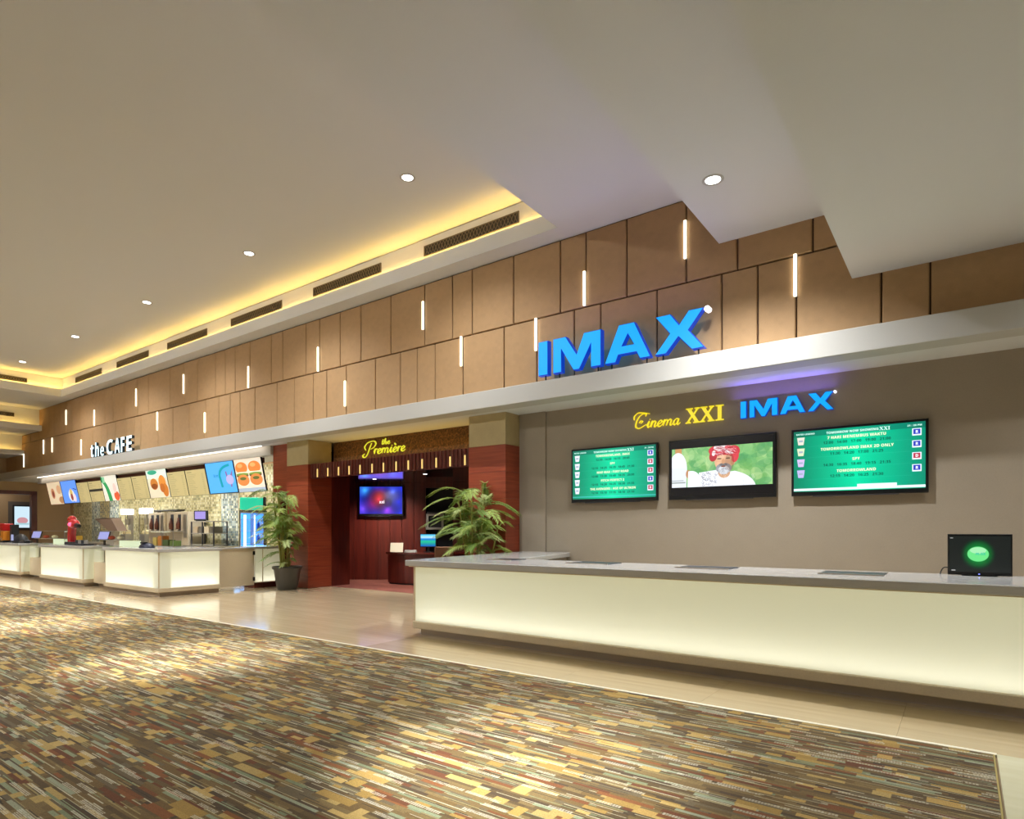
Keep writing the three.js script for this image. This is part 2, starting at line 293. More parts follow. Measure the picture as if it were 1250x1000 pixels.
// downlights
function downlight(x, y, z, label, target, I = DOWN, ang = 1.15) {
  const g = thing('downlight', label, 'downlight', [x, y, z], 0, 'recessed ceiling downlights');
  const pts = [[0.094, 0.0], [0.096, -0.006], [0.12, -0.01], [0.135, -0.004], [0.135, 0]].map(p => new THREE.Vector2(...p));
  mesh('trim_ring', new THREE.LatheGeometry(pts, 24), M.white, g);
  const d = new THREE.CylinderGeometry(0.094, 0.094, 0.008, 24); mesh('lens', d, M.lens, g);
  spot(scene, NEUTRAL, I, [x, y - 0.03, z], target ?? [x, 0, z], ang, 1, 4);
}
{
  const names = ['bright round downlight in the tray ceiling, nearest and above the vents', 'round downlight in the tray ceiling, second of the row going back', 'round downlight in the tray ceiling, third of the row going back', 'round downlight in the tray ceiling, fourth of the row going back', 'smallest round downlight in the tray ceiling, farthest back'];
  for (let i = 0; i < 5; i++) downlight(-7.8 - 4.98 * i, H1, -7.57, names[i], undefined, DOWN * 0.62);
  downlight(-2.58, H3, -7.88, 'round downlight on the bulkhead right above the blue letters');
  // rows out of view: spots aimed at the carpet, then added fill downlights
  for (let i = 0; i < 5; i++) downlight(-7.6 - 4.98 * i, H1, -0.5, 'round downlight over the middle of the carpet, ' + ORD[i] + ' going back', [-7.5 - 4.6 * i, 0, -3.7], FLOORSPOT, 0.19);
  downlight(-2.4, H3, -0.5, 'round downlight on the bulkhead over the near carpet', [-2.4, 0, -3.4], FLOORSPOT * 0.7, 0.22);
  for (let i = 0; i < 5; i++) downlight(-7.6 - 4.98 * i, H1, 2.6, 'added unseen downlight on the far side of the tray washing the panels, ' + ORD[i] + ' going back', [-7.6 - 4.98 * i, 4.6, -9.7], 62, 0.55);  // added unseen spots giving the panel wall an even wash
  for (let i = 0; i < 5; i++) downlight(-9.8 - 4.98 * i, H1, 0.6, 'added unseen downlight between the rows over the carpet, ' + ORD[i] + ' going back', undefined, DOWN * 1.3);  // added unseen row, wide fill for carpet and ceiling bounce
  for (const x of [1.8, 4.4]) for (const z of [-8.2, -1]) downlight(x, H4, z, 'added unseen downlight on the lowest bulkhead at the right, ' + (x < 2 ? 'left' : 'right') + (z < -5 ? ' one by the counter' : ' one behind the viewer'), undefined, DOWN * 0.22);  // added unseen lamps that lift the light at the right end
}

// ------------------------------------------------------------------ walls
const TOPX = [6, 3.2, 0.6, -1.74, -2.8, -3.61, -4.66, -5.46, -6.0, -7.07, -8.12, -8.66, -9.47, -10.54, -11.57, -12.34, -13.15, -13.72, -14.75, -15.28, -16.33, -17.11, -17.65, -18.21, -19.29, -20.12, -21.07, -22.64, -23.46, -24.53, -25.51, -26.24, -27.24, -28.62, -29.39, -30.1, -30.74, -31.49, -32.07, -33.3, -34.4, -35.6];
const BOTX = [6, 4.4, 2.6, 0.9, -0.34, -0.89, -1.96, -2.5, -3.04, -4.11, -5.16, -5.7, -6.52, -7.3, -8.37, -9.16, -9.7, -10.23, -11.06, -12.11, -12.87, -13.42, -14.23, -15.01, -16.08, -16.85, -17.38, -18.02, -18.79, -19.8, -20.88, -21.92, -23.21, -23.72, -24.39, -25.29, -26.02, -26.54, -27.39, -28.53, -29.39, -30.28, -31.68, -32.77, -33.29, -35.23, -36.4, -37.9];
{
  const w = struct('wall_upper', 'upper wall of brown padded panels in two rows');
  mesh('backing', bx(X0 - 0.2, X1, SOF + 0.1, H1 + 0.15, -10.1, -9.75), M.panelBack, w);
  const cache = {};
  const pan = (x0, x1, y0, y1) => { const W = x1 - x0 - 0.022, H = y1 - y0 - 0.022, k = W.toFixed(2) + '_' + H.toFixed(2); cache[k] ??= chamfer(W, H, 0.05, 0.012); const m = mesh('panel', cache[k], M.panel, w); m.position.set((x0 + x1) / 2, (y0 + y1) / 2, -9.75); };
  for (let i = 0; i + 1 < TOPX.length; i++) { const a = TOPX[i + 1], b = TOPX[i]; if (b <= -33.29) pan(a, b, 5.55, 5.94); else if (a > -1.3) continue; else pan(a, b, 5.55, b <= -3.0 ? 6.9 : 6.9); }
  for (let i = 0; i + 1 < BOTX.length; i++) { const a = BOTX[i + 1], b = BOTX[i]; pan(a, b, BT - 0.06, 5.55); }
  // beam under the panels
  const t = struct('trim_1', 'long white beam under the brown panels');
  mesh('beam', rb(X0 - 0.2, X1, SOF, BT, -9.752, -9.37, 0.012), M.white, t);
}
{
  const wl = struct('wall_left', 'beige end wall with a dark framed doorway');
  mesh('plaster', merge([bx(X0 - 0.1, X0 + 0.1, 0, SOF, -12.4, -10.72), bx(X0 - 0.1, X0 + 0.1, 3.36, SOF, -10.72, -8.0), bx(X0 - 0.1, X0 + 0.1, 0, SOF, -8.0, ZF), bx(X0 - 0.1, X0 + 0.1, SOF, H1, -9.76, ZF)]), M.beige, wl);
  const d = struct('door_1', 'open doorway with a dark brown frame at the far end');
  mesh('jamb', bx(X0 - 0.12, X0 + 0.16, 0, 3.36, -10.94, -10.70), M.redDark, d);
  mesh('jamb', bx(X0 - 0.12, X0 + 0.16, 0, 3.36, -8.02, -7.8), M.redDark, d);
  mesh('head', bx(X0 - 0.12, X0 + 0.16, 3.3, 3.48, -10.94, -7.8), M.redDark, d);
  const wc = struct('wall_corridor', 'corridor wall seen through the far doorway');
  mesh('plaster', bx(-41.3, -41.1, 0, SOF, -14, -4), M.beige, wc);
  mesh('end_wall', bx(-41.1, X0 - 0.1, 0, SOF, -12.6, -12.42), M.beige, wc);
  const wf = struct('wall_front', 'plain wall across the hall, behind the viewer');
  mesh('plaster', bx(X0 - 0.2, X1, 0, H1 + 0.15, ZF, ZF + 0.2), M.ceiling, wf);
  const wr = struct('wall_right', 'plain wall closing the hall on the right');
  mesh('plaster', bx(X1, X1 + 0.2, 0, H1 + 0.15, -10.4, ZF), M.taupe, wr);
  const wb = struct('wall_back', 'taupe wall behind the ticket counter');
  mesh('plaster', bx(-7.42, X1, 0, SOF, -10.6, -10.4), M.taupe, wb);
  mesh('pilaster', rb(-7.4, -6.76, 0, SOF, -10.4, -10.36, 0.004), M.taupe, wb);
}
// pillars
function pillar(x0, x1, label) {
  const g = thing('pillar', label, 'pillar', [(x0 + x1) / 2, 0, -10.4], 0, 'portal pillars'), w = (x1 - x0) / 2;
  const n = 6, h = 3.27 / n;
  for (let i = 0; i < n; i++) mesh('board', rb(-w, w, i * h + 0.002, (i + 1) * h - 0.002, -0.25, 0.5, 0.004), M.red, g);
  mesh('core', bx(-w + 0.01, w - 0.01, 0, 3.3, -0.24, 0.49), M.redDark, g);
  mesh('capital', rb(-w + 0.004, w - 0.004, 3.27, SOF, -0.25, 0.496, 0.006), M.tan, g);
}
pillar(-14.86, -13.91, 'red wood pillar with tan top beside the cafe plant');
pillar(-8.38, -7.41, 'red wood pillar with tan top next to the ticket counter');

// ------------------------------------------------------------------ signs
const font = { bold: await new FontLoader().loadAsync('fonts/droid/droid_sans_bold.typeface.json'), serif: await new FontLoader().loadAsync('fonts/droid/droid_serif_bold.typeface.json') };
const BIG = [
  [[[0, 0], [0.19, 0], [0.19, 0.6], [0, 0.6]]],
  [[[0.32, 0], [0.48, 0], [0.48, 0.42], [0.74, 0], [0.85, 0], [1.09, 0.42], [1.09, 0], [1.27, 0], [1.27, 0.6], [0.95, 0.6], [0.8, 0.25], [0.57, 0.6], [0.32, 0.6]]],
  [[[1.36, 0], [1.62, 0.6], [1.89, 0.6], [2.17, 0], [2.0, 0], [1.94, 0.12], [1.6, 0.12], [1.55, 0]], [[1.66, 0.24], [1.90, 0.24], [1.78, 0.45]]],
  [[[2.27, 0], [2.44, 0], [2.65, 0.24], [2.87, 0], [3.05, 0], [2.80, 0.3], [3.04, 0.6], [2.82, 0.6], [2.66, 0.4], [2.51, 0.6], [2.28, 0.6], [2.52, 0.3]]],
];
const M_imaxFace = std({ color: '#00407c', emissive: new THREE.Color(0.0, 0.33, 1.0), emissiveIntensity: 0.85, roughness: 0.65 });
const M_imaxSide = std({ color: '#0a2a8c', emissive: new THREE.Color(0.0, 0.03, 0.32), emissiveIntensity: 0.8, roughness: 0.4 });
const M_dot = std({ color: '#ffffff', emissive: new THREE.Color(0.9, 0.9, 1), emissiveIntensity: 0.9 });
function imax(x, y, z, s, depth, label) {
  const g = thing('letter_sign', label, 'sign', [x, y, z]);
  for (const [out, hole] of BIG) {
    const sc = a => a.map(([p, q]) => [p * s, q * s]);
    const gg = extr(sc(out), depth, 0.012 * s, hole ? [sc(hole)] : []);
    const m = new THREE.Mesh(gg, [M_imaxFace, M_imaxSide]); m.name = 'letter'; m.castShadow = m.receiveShadow = true; g.add(m);
  }
  const d = new THREE.CylinderGeometry(0.045 * s, 0.045 * s, depth, 20); d.rotateX(Math.PI / 2); d.translate(3.1 * s, 0.58 * s, depth / 2); mesh('dot', d, M_dot, g);
  rect(scene, new THREE.Color(0.3, 0.35, 1), s > 0.9 ? 2.2 : 0.6, 3 * s, 0.4 * s, [x + 1.5 * s, y + 0.3 * s, z + depth + 0.06], [x + 1.5 * s, y + 0.3 * s, z + 3]);
  return g;
}
imax(-6.27, 4.37, -9.5, 1.0, 0.1, 'large glowing blue IMAX letters standing on the white beam');
for (const x of [0.11, 0.41, 1.19, 1.45, 2.09, 2.37, 2.95]) mesh('rod', bx(x - 0.01, x + 0.01, -0.1, 0.01, 0.03, 0.05), M.blackMatt, scene.getObjectByName('letter_sign'));
imax(-2.93, 3.37, -10.39, 0.445, 0.05, 'small glowing blue IMAX letters on the taupe wall');
rect(scene, new THREE.Color(0.42, 0.3, 1.0), 5.0, 3.0, 0.08, [-4.75, 5.02, -9.42], [-4.75, 6.9, -8.6]);  // added violet light without a lamp, for the letters' glow on the bulkheads
// violet halo light the sign throws up on the soffit
rect(scene, new THREE.Color(0.22, 0.16, 1.0), 5, 1.5, 0.12, [-2.3, 3.66, -10.3], [-2.3, 4.4, -10.1]);

// pen strokes with a broad nib, extruded
function stroke(pts, wMin, wMax, depth, pen = 0.6) {
  const c = new THREE.CatmullRomCurve3(pts.map(p => new THREE.Vector3(p[0], p[1], 0)), false, 'centripetal'), n = 8 * pts.length, v = [];
  const L = [], R = [];
  for (let i = 0; i <= n; i++) {
    const t = i / n, p = c.getPoint(t), d = c.getTangent(t), a = Math.atan2(d.y, d.x), e = Math.min(1, 4 * Math.min(t, 1 - t) + 0.35), w = (wMin + (wMax - wMin) * Math.abs(Math.sin(a - pen))) / 2 * e;
    L.push([p.x - d.y * w, p.y + d.x * w]); R.push([p.x + d.y * w, p.y - d.x * w]);
  }
  const q = (a, b, c2, d2) => v.push(...a, ...b, ...c2, ...a, ...c2, ...d2), z = (p, k) => [p[0], p[1], k];
  for (let i = 0; i < n; i++) {
    q(z(R[i], depth), z(R[i + 1], depth), z(L[i + 1], depth), z(L[i], depth)); q(z(R[i], 0), z(R[i + 1], 0), z(R[i + 1], depth), z(R[i], depth)); q(z(L[i + 1], 0), z(L[i], 0), z(L[i], depth), z(L[i + 1], depth));
  }
  q(z(L[0], 0), z(R[0], 0), z(R[0], depth), z(L[0], depth)); q(z(R[n], 0), z(L[n], 0), z(L[n], depth), z(R[n], depth));
  const g = new THREE.BufferGeometry(); g.setAttribute('position', new THREE.Float32BufferAttribute(v, 3)); g.computeVertexNormals(); return muv(g);
}
const SCRIPT = {
  C: [2.0, [[1.5, 1.95], [1.5, 2.3], [1.15, 2.45], [0.6, 2.1], [0.3, 1.2], [0.4, 0.3], [0.9, 0], [1.6, 0.35], [1.9, 0.6]], [[-0.15, 1.5], [-0.25, 2.1], [0.2, 2.65], [0.9, 2.6], [2.0, 2.35]], [[0.75, 0.9], [0.95, 1.25], [1.2, 1.1], [1.0, 0.8]]],
  P: [1.75, [[1.0, 2.3], [0.8, 1.4], [0.6, 0.2], [0.3, -0.45], [-0.1, -0.5], [-0.3, -0.1], [0.0, 0.25]], [[0.1, 0.9], [-0.25, 1.6], [0.1, 2.35], [0.8, 2.65], [1.5, 2.6], [1.85, 2.1], [1.6, 1.4], [1.05, 1.05]]],
  t: [0.6, [[0.3, 1.7], [0.22, 0.3], [0.34, 0], [0.6, 0.3]], [[0, 1.05], [0.55, 1.1]]],
  h: [0.95, [[0, 0.3], [0.38, 1.6], [0.3, 1.9], [0.17, 1.4], [0.15, 0]], [[0.15, 0.5], [0.45, 1], [0.62, 0.75], [0.62, 0.15], [0.72, 0], [0.95, 0.3]]],
  i: [0.6, [[0, 0.3], [0.25, 1], [0.25, 0.15], [0.36, 0], [0.62, 0.3]], [[0.24, 1.32], [0.34, 1.4]]],
  n: [0.98, [[0, 0.35], [0.15, 1], [0.15, 0]], [[0.15, 0.55], [0.45, 1], [0.65, 0.8], [0.65, 0.15], [0.75, 0], [1.0, 0.3]]],
  m: [1.5, [[0, 0.35], [0.15, 1], [0.15, 0]], [[0.15, 0.55], [0.42, 1], [0.62, 0.8], [0.62, 0]], [[0.62, 0.55], [0.92, 1], [1.14, 0.8], [1.14, 0.15], [1.26, 0], [1.5, 0.3]]],
  e: [0.8, [[0, 0.3], [0.35, 0.45], [0.6, 0.78], [0.42, 1], [0.17, 0.8], [0.1, 0.35], [0.3, 0], [0.58, 0.05], [0.82, 0.35]]],
  a: [1.0, [[0.68, 0.8], [0.42, 1], [0.12, 0.7], [0.1, 0.25], [0.3, 0], [0.56, 0.25], [0.72, 0.98]], [[0.72, 0.98], [0.68, 0.2], [0.78, 0], [1.05, 0.3]]],
  r: [0.68, [[0, 0.35], [0.18, 1], [0.17, 0]], [[0.17, 0.5], [0.4, 0.98], [0.66, 0.88]]],
  '`': [0, [[-0.7, 1.75], [-0.4, 1.35]]],
};
function script(g, text, x, y, s, width, mat, depth, slant = 0.28) {
  let total = 0; for (const ch of text) total += SCRIPT[ch][0];
  let cx = 0; const k = width / (total * s);
  for (const ch of text) {
    const [adv, ...st] = SCRIPT[ch];
    const gs = st.map(p => stroke(p.map(([a, b]) => [x + (cx + a) * s * k + b * s * slant, y + b * s]), 0.07 * s, 0.26 * s, depth));
    mesh('letter', merge(gs), mat, g); cx += adv;
  }
}
const M_gold = std({ color: '#c8b400', emissive: new THREE.Color(0.62, 0.52, 0.02), emissiveIntensity: 0.75, roughness: 0.35 });
const M_lime = std({ color: '#b8c000', emissive: new THREE.Color(0.6, 0.6, 0.04), emissiveIntensity: 0.6, roughness: 0.35 });
function glyph(f, ch, x0, x1, y0, y1, depth, mat, g) {
  const t = new TextGeometry(ch, { font: f, size: 1, depth, curveSegments: 8, bevelEnabled: false }); t.computeBoundingBox(); const b = t.boundingBox;
  t.translate(-b.min.x, -b.min.y, 0); t.scale((x1 - x0) / (b.max.x - b.min.x), (y1 - y0) / (b.max.y - b.min.y), 1); t.translate(x0, y0, 0); t.computeVertexNormals();
  return Array.isArray(mat) ? (() => { const m = new THREE.Mesh(t, mat); m.name = 'letter'; g.add(m); return m; })() : mesh('letter', t, mat, g);
}
{
  const g = thing('letter_sign', 'gold Cinema XXI lettering on the taupe wall, script and serif', 'sign', [0, 0, -10.39]);
  script(g, 'Cinema', -4.86, 3.385, 0.105, 0.88, M_gold, 0.03);
  glyph(font.serif, 'X', -3.87, -3.62, 3.38, 3.64, 0.03, M_gold, g); glyph(font.serif, 'X', -3.62, -3.37, 3.38, 3.64, 0.03, M_gold, g); glyph(font.serif, 'I', -3.35, -3.22, 3.38, 3.64, 0.03, M_gold, g);
  const c = thing('letter_sign', 'pale blue the CAFE letters standing on the white beam', 'sign', [0, 0, -9.5]);
  const face = std({ color: '#e4f3f7', emissive: new THREE.Color(0.55, 0.85, 0.95), emissiveIntensity: 0.75 }), side = std({ color: '#1e2c34', roughness: 0.5 });
  const R = [['t', -26.77, -26.48, 4.29, 4.75], ['h', -26.34, -26.01, 4.29, 4.82], ['e', -25.86, -25.55, 4.28, 4.63], ['C', -25.32, -24.78, 4.28, 4.82], ['A', -24.62, -24.18, 4.29, 4.82], ['F', -24.09, -23.79, 4.29, 4.82], ['E', -23.63, -23.22, 4.29, 4.82]];
  for (const [ch, a, b, y0, y1] of R) glyph(font.bold, ch, a, b, y0, y1, 0.09, [face, side], c);
  mesh('stand_rail', bx(-26.8, -23.2, BT, BT + 0.03, 0.0, 0.06), M.blackMatt, c);
  rect(scene, new THREE.Color(0.7, 0.9, 1), 0.3, 3.4, 0.4, [-25, 4.55, -9.38], [-25, 4.55, 0]);
}

// ------------------------------------------------------------------ wall light bars
{
  const bars = [[-1.97, 4.95, 'lower row, rightmost, over the taupe wall'], [-3.62, 5.93, 'upper row, rightmost, above the letter X'], [-5.48, 5.57, 'upper row, above the blue letters'], [-6.53, 4.94, 'lower row, just left of the blue letters'], [-8.4, 4.94, 'lower row, over the right red pillar'], [-9.5, 5.91, 'upper row, below the second cove vent'], [-12.13, 4.55, 'lower row, over the lime script sign'], [-13.19, 5.56, 'upper row, over the left red pillar'], [-16.38, 5.57, 'upper row, over the burger poster'], [-18.8, 4.53, 'lower row, over the blue menu screen'], [-20.13, 5.9, 'upper row, high above the cafe boards'], [-21.93, 4.9, 'lower row, right of the cafe letters'], [-23.54, 5.9, 'upper row, above the last cafe letter'], [-27.18, 5.57, 'upper row, above the first cafe letter'], [-28.48, 4.53, 'lower row, just left of the cafe letters'], [-30.07, 5.9, 'upper row, farthest left'], [-31.66, 4.88, 'lower row, third from the far end'], [-32.7, 4.88, 'lower row, second from the far end'], [-35.27, 4.45, 'lower row, at the far end']];
  for (const [x, y, where] of bars) {
    const g = thing('light_bar', 'slim vertical light bar between brown panels, ' + where, 'wall light', [x, y, -9.7], 0, 'light bars on the panel wall');
    mesh('channel', bx(-0.028, 0.028, -0.005, 0.625, -0.05, 0.006), M.steelSoft, g);
    mesh('diffuser', rb(-0.022, 0.022, 0, 0.62, 0.006, 0.04, 0.008), M.led, g);
    rect(scene, WHITE, BAR, 0.04, 0.6, [x, y + 0.31, -9.65], [x, y + 0.31, 0]);
    for (const s of [-1, 1]) rect(scene, WHITE, BAR * 0.5, 0.03, 0.6, [x + s * 0.03, y + 0.31, -9.68], [x + s, y + 0.31, -9.68]);
  }
}

// ------------------------------------------------------------------ back-lit counters
// one glowing sheet with a white cavity and an LED strip at its foot; faces +z (turn 0) or +x (turn 90 degrees)
function glowPanel(parent, w, y0, y1, x, z, turn, deep = 0.28, power = 1) {
  const g = new THREE.Group(); g.name = 'light_box'; g.position.set(x, 0, z); g.rotation.y = turn; parent.add(g);
  mesh('sheet', plane(w, y1 - y0, 0, (y0 + y1) / 2, 0), M.acrylic, g);
  mesh('cavity', merge([bx(-w / 2, w / 2, y0, y1, -deep - 0.02, -deep), bx(-w / 2, w / 2, y0 - 0.02, y0, -deep, -0.004), bx(-w / 2, w / 2, y1, y1 + 0.005, -deep, -0.004), bx(-w / 2 - 0.01, -w / 2, y0, y1, -deep, -0.004), bx(w / 2, w / 2 + 0.01, y0, y1, -deep, -0.004)]), M.cavity, g);
  mesh('led_strip', bx(-w / 2 + 0.05, w / 2 - 0.05, y0, y0 + 0.012, -deep * 0.6, -deep * 0.6 + 0.03), M.led, g);
  rect(g, new THREE.Color(1, 0.97, 0.9), COUNTER_LED * power, w - 0.1, 0.16, [0, y0 + 0.02, -deep * 0.5], [0, y0 + 1, -deep * 0.5 + 0.25]);
  rect(g, new THREE.Color(1, 0.97, 0.8), 0.08 * power, w - 0.05, y1 - y0 - 0.04, [0, (y0 + y1) / 2, 0.03], [0, (y0 + y1) / 2, 3]);
  return g;
}
{
  const g = thing('ticket_counter', 'long glowing ticket counter with a pale stone top in front of taupe wall', 'counter');
  mesh('plinth', plan([[-6.46, -6.54], [X1 - 0.1, -6.54], [X1 - 0.1, -7.5], [-5.7, -7.5], [-6.3, -10.3], [-7.0, -10.3]], 0, 0.1), M.plinth, g);
  mesh('base_rail', plan([[-6.56, -6.49], [-6.52, -6.45], [X1 - 0.1, -6.45], [X1 - 0.1, -6.53], [-6.48, -6.53], [-7.2, -10.34], [-7.28, -10.34]], 0.1, 0.2, 0.008), M.rail, g);
  mesh('body', plan([[-6.5, -6.84], [X1 - 0.1, -6.84], [X1 - 0.1, -7.55], [-5.6, -7.55], [-6.25, -10.34], [-7.15, -10.34]], 0.1, 1.0), M.steelSoft, g);
  mesh('side_cladding', plan([[-6.57, -6.5], [-6.53, -6.5], [-7.22, -10.34], [-7.26, -10.34]], 0.2, 1.01), M.rail, g);
  glowPanel(g, X1 - 0.1 + 6.53, 0.2, 1.01, (X1 - 0.1 - 6.53) / 2, -6.5, 0);
  mesh('top', plan([[-6.63, -6.4], [-6.6, -6.37], [X1 - 0.1, -6.37], [X1 - 0.1, -7.62], [-5.52, -7.62], [-6.2, -10.36], [-7.33, -10.36]], 1.015, 1.1, 0.008), M.stoneTop, g);
  mesh('top_fillet', plan([[-6.6, -6.43], [X1 - 0.1, -6.43], [X1 - 0.1, -6.5], [-6.58, -6.5]], 1.0, 1.016), M.rail, g);
  const padSpots = [[-5.48, -7.35, 0.42, 0.38, 'dark counter pad at the left bend of the ticket counter'], [-3.97, -7.28, 0.6, 0.42, 'dark counter pad second from the left on the ticket counter'], [-2.42, -7.18, 0.6, 0.4, 'dark counter pad third from the left on the ticket counter'], [-0.9, -7.08, 0.56, 0.38, 'dark counter pad nearest the green screen on the ticket counter']];
  for (const [x, z, w, d, lab] of padSpots) {
    const p = thing('counter_pad', lab, 'pad', [x, 1.1, z], 0, 'counter pads');
    mesh('mat', rb(-w / 2, w / 2, 0, 0.008, -d / 2, d / 2, 0.003), M.darkGrey, p);
    for (const k of [-1, 1]) mesh('rim', bx(-w / 2 - 0.01, w / 2 + 0.01, 0, 0.012, k * (d / 2), k * (d / 2 + 0.012)), M.plinth, p);
  }
}
// screens ---------------------------------------------------------------------------------------------
function screenMat(tex, k = 0.85) { return std({ color: '#000000', roughness: 0.25, emissive: new THREE.Color(1, 1, 1), emissiveMap: tex, emissiveIntensity: k }); }
function schedule(rows, ratings, head, withBar) {
  const [c, g] = canvas(1024, 576); let q = g.createLinearGradient(0, 0, 1024, 0); q.addColorStop(0, '#067a5c'); q.addColorStop(0.5, '#00d29c'); q.addColorStop(1, '#0a8468'); g.fillStyle = q; g.fillRect(0, 0, 1024, 576);
  g.fillStyle = 'rgba(0,60,60,0.35)'; g.fillRect(0, 0, 1024, 52); g.fillStyle = '#d8fff0'; g.font = 'bold 22px sans-serif'; g.fillText('RATED LEGEND', 20, 36); g.textAlign = 'right'; g.fillText('21 : 20 PM', 1000, 36); g.textAlign = 'center';
  g.font = 'bold 30px sans-serif'; g.fillText(head, 480, 44); g.font = 'bold 44px serif'; g.fillText('XXI', 730, 48);
  const n = rows.length, dy = withBar ? 104 : 96;
  rows.forEach(([t, times], i) => {
    const y = 92 + i * dy; g.fillStyle = '#f4f6c8'; g.font = 'bold 36px sans-serif'; g.fillText(t, 512, y); g.fillStyle = '#06402f'; g.font = 'bold 34px sans-serif'; g.fillText(times, 512, y + 44);
    g.fillStyle = 'rgba(255,255,255,0.14)'; g.fillRect(110, y + 56, 820, 2);
    g.fillStyle = withBar ? ['#d9d6c6', '#cfe0b8', '#c9b7f0', '#b7b0ee'][i % 4] : '#dfe3f4'; g.beginPath(); g.moveTo(28, y - 34); g.lineTo(94, y - 34); g.lineTo(84, y + 38); g.lineTo(38, y + 38); g.fill(); g.fillStyle = '#9aa8b8'; g.fillRect(44, y - 8, 34, 18);
    const [bg, ch] = ratings[i]; g.fillStyle = '#e8ecff'; g.fillRect(930, y - 36, 66, 62); g.fillStyle = bg; g.fillRect(938, y - 30, 50, 44); g.fillStyle = '#ffffff'; g.font = 'bold 34px sans-serif'; g.fillText(ch, 963, y + 5);
  });
  g.fillStyle = withBar ? '#dff2f6' : 'rgba(120,220,240,0.5)'; g.fillRect(0, 546, 1024, withBar ? 22 : 10); if (withBar) g.fillRect(520, 520, 300, 30);
  return ctex(c);
}
function filmStill() {
  const [c, g] = canvas(1024, 596), r = rng(77); g.fillStyle = '#0c0a0c'; g.fillRect(0, 0, 1024, 596); g.save(); g.beginPath(); g.rect(14, 76, 1000, 428); g.clip();
  g.fillStyle = '#7fb06a'; g.fillRect(0, 70, 1024, 440);
  const cols = ['#5f9a52', '#8fc07a', '#a5c98c', '#4f8f58', '#b9cf92', '#6aa866', '#3f8a55']; for (let i = 0; i < 260; i++) { g.globalAlpha = 0.35; g.fillStyle = cols[Math.floor(r() * 7)]; g.beginPath(); g.ellipse(r() * 1024, 70 + r() * 440, 30 + 60 * r(), 24 + 40 * r(), r() * 3, 0, 7); g.fill(); } g.globalAlpha = 1;
  const el = (x, y, a, b, col, rot = 0) => { g.fillStyle = col; g.beginPath(); g.ellipse(x, y, a, b, rot, 0, 7); g.fill(); };
  g.fillStyle = '#b98a58'; g.fillRect(50, 70, 70, 90); el(80, 300, 96, 180, '#dfe2ea'); g.fillStyle = '#d3d8e2'; g.fillRect(0, 290, 170, 260); g.fillStyle = '#8e9690'; g.fillRect(10, 424, 130, 8); g.fillRect(10, 444, 150, 14); el(190, 360, 26, 46, '#b0805a');
  g.fillStyle = '#e2ebee'; g.beginPath(); g.moveTo(180, 510); g.lineTo(190, 330); g.quadraticCurveTo(290, 310, 320, 420); g.lineTo(330, 510); g.fill();
  g.fillStyle = '#dfe3ea'; g.beginPath(); g.moveTo(320, 510); g.lineTo(300, 350); g.lineTo(480, 330); g.lineTo(560, 360); g.lineTo(660, 350); g.quadraticCurveTo(830, 400, 860, 510); g.fill();
  g.strokeStyle = '#6a6472'; g.lineWidth = 3; for (let i = 0; i < 40; i++) { const x = 330 + r() * 150, y = 350 + r() * 150; g.beginPath(); g.arc(x, y, 6 + 8 * r(), 0, 4); g.stroke(); }
  el(556, 360, 60, 60, '#c49a78'); el(552, 236, 92, 116, '#d2a583'); el(640, 250, 22, 38, '#c4946f');
  el(552, 316, 78, 56, '#8b8d93'); el(552, 336, 56, 46, '#c9ccd2'); el(546, 276, 44, 14, '#6d6a6c'); el(548, 296, 24, 8, '#7a4638'); el(548, 244, 18, 26, '#c08f6c'); el(508, 212, 22, 7, '#5a4436'); el(594, 212, 22, 7, '#5a4436');
  const tur = [[448, 180, 40, 60, '#a8343c'], [470, 130, 70, 54, '#c23b45'], [560, 112, 110, 46, '#e2d6d8'], [650, 140, 60, 60, '#b93842'], [664, 200, 34, 60, '#c8424a'], [540, 150, 90, 22, '#c23b45'], [620, 104, 60, 24, '#c9444d'], [500, 112, 40, 22, '#e8dde0'], [604, 152, 44, 16, '#e6d9dc'], [452, 150, 18, 30, '#e2d6d8']]; for (const t of tur) el(t[0], t[1], t[2], t[3], t[4], 0.2);
  g.save(); g.beginPath(); g.ellipse(556, 150, 128, 84, 0.05, 0, 7); g.clip(); for (let i = 0; i < 150; i++) { g.globalAlpha = 0.5; g.strokeStyle = ['#8c1f2a', '#f0e6e8', '#d4525a', '#6a1820'][Math.floor(r() * 4)]; g.lineWidth = 2 + 4 * r(); const x = 430 + 250 * r(), y = 70 + 110 * r(); g.beginPath(); g.moveTo(x, y); g.quadraticCurveTo(x + 30, y - 18 * r(), x + 50, y + 20 * r()); g.stroke(); } g.restore();
  for (let i = 0; i < 220; i++) { g.globalAlpha = 0.45; g.strokeStyle = ['#4c4d52', '#d9dce0', '#8b8d93'][Math.floor(r() * 3)]; g.lineWidth = 2; const a = r() * 3.14, q = r(), x = 552 + Math.cos(a) * 74 * q, y = 306 + Math.sin(a) * 76 * q; g.beginPath(); g.moveTo(x, y); g.lineTo(x + 6 * (r() - 0.5), y + 16); g.stroke(); }
  g.globalAlpha = 0.28; el(610, 250, 44, 96, '#5a3a28'); el(520, 196, 40, 14, '#f0cdb0'); el(500, 262, 20, 18, '#e8bd9c'); g.globalAlpha = 0.35; for (let i = 0; i < 60; i++) { g.strokeStyle = ['#aab4c0', '#ffffff', '#c4ccd6'][i % 3]; g.lineWidth = 4; const x = 300 + 540 * r(), y = 380 + 120 * r(); g.beginPath(); g.moveTo(x, y); g.quadraticCurveTo(x + 20, y + 30, x + 10 * r(), y + 60); g.stroke(); } g.globalAlpha = 1;
  g.restore(); return ctex(c);
}
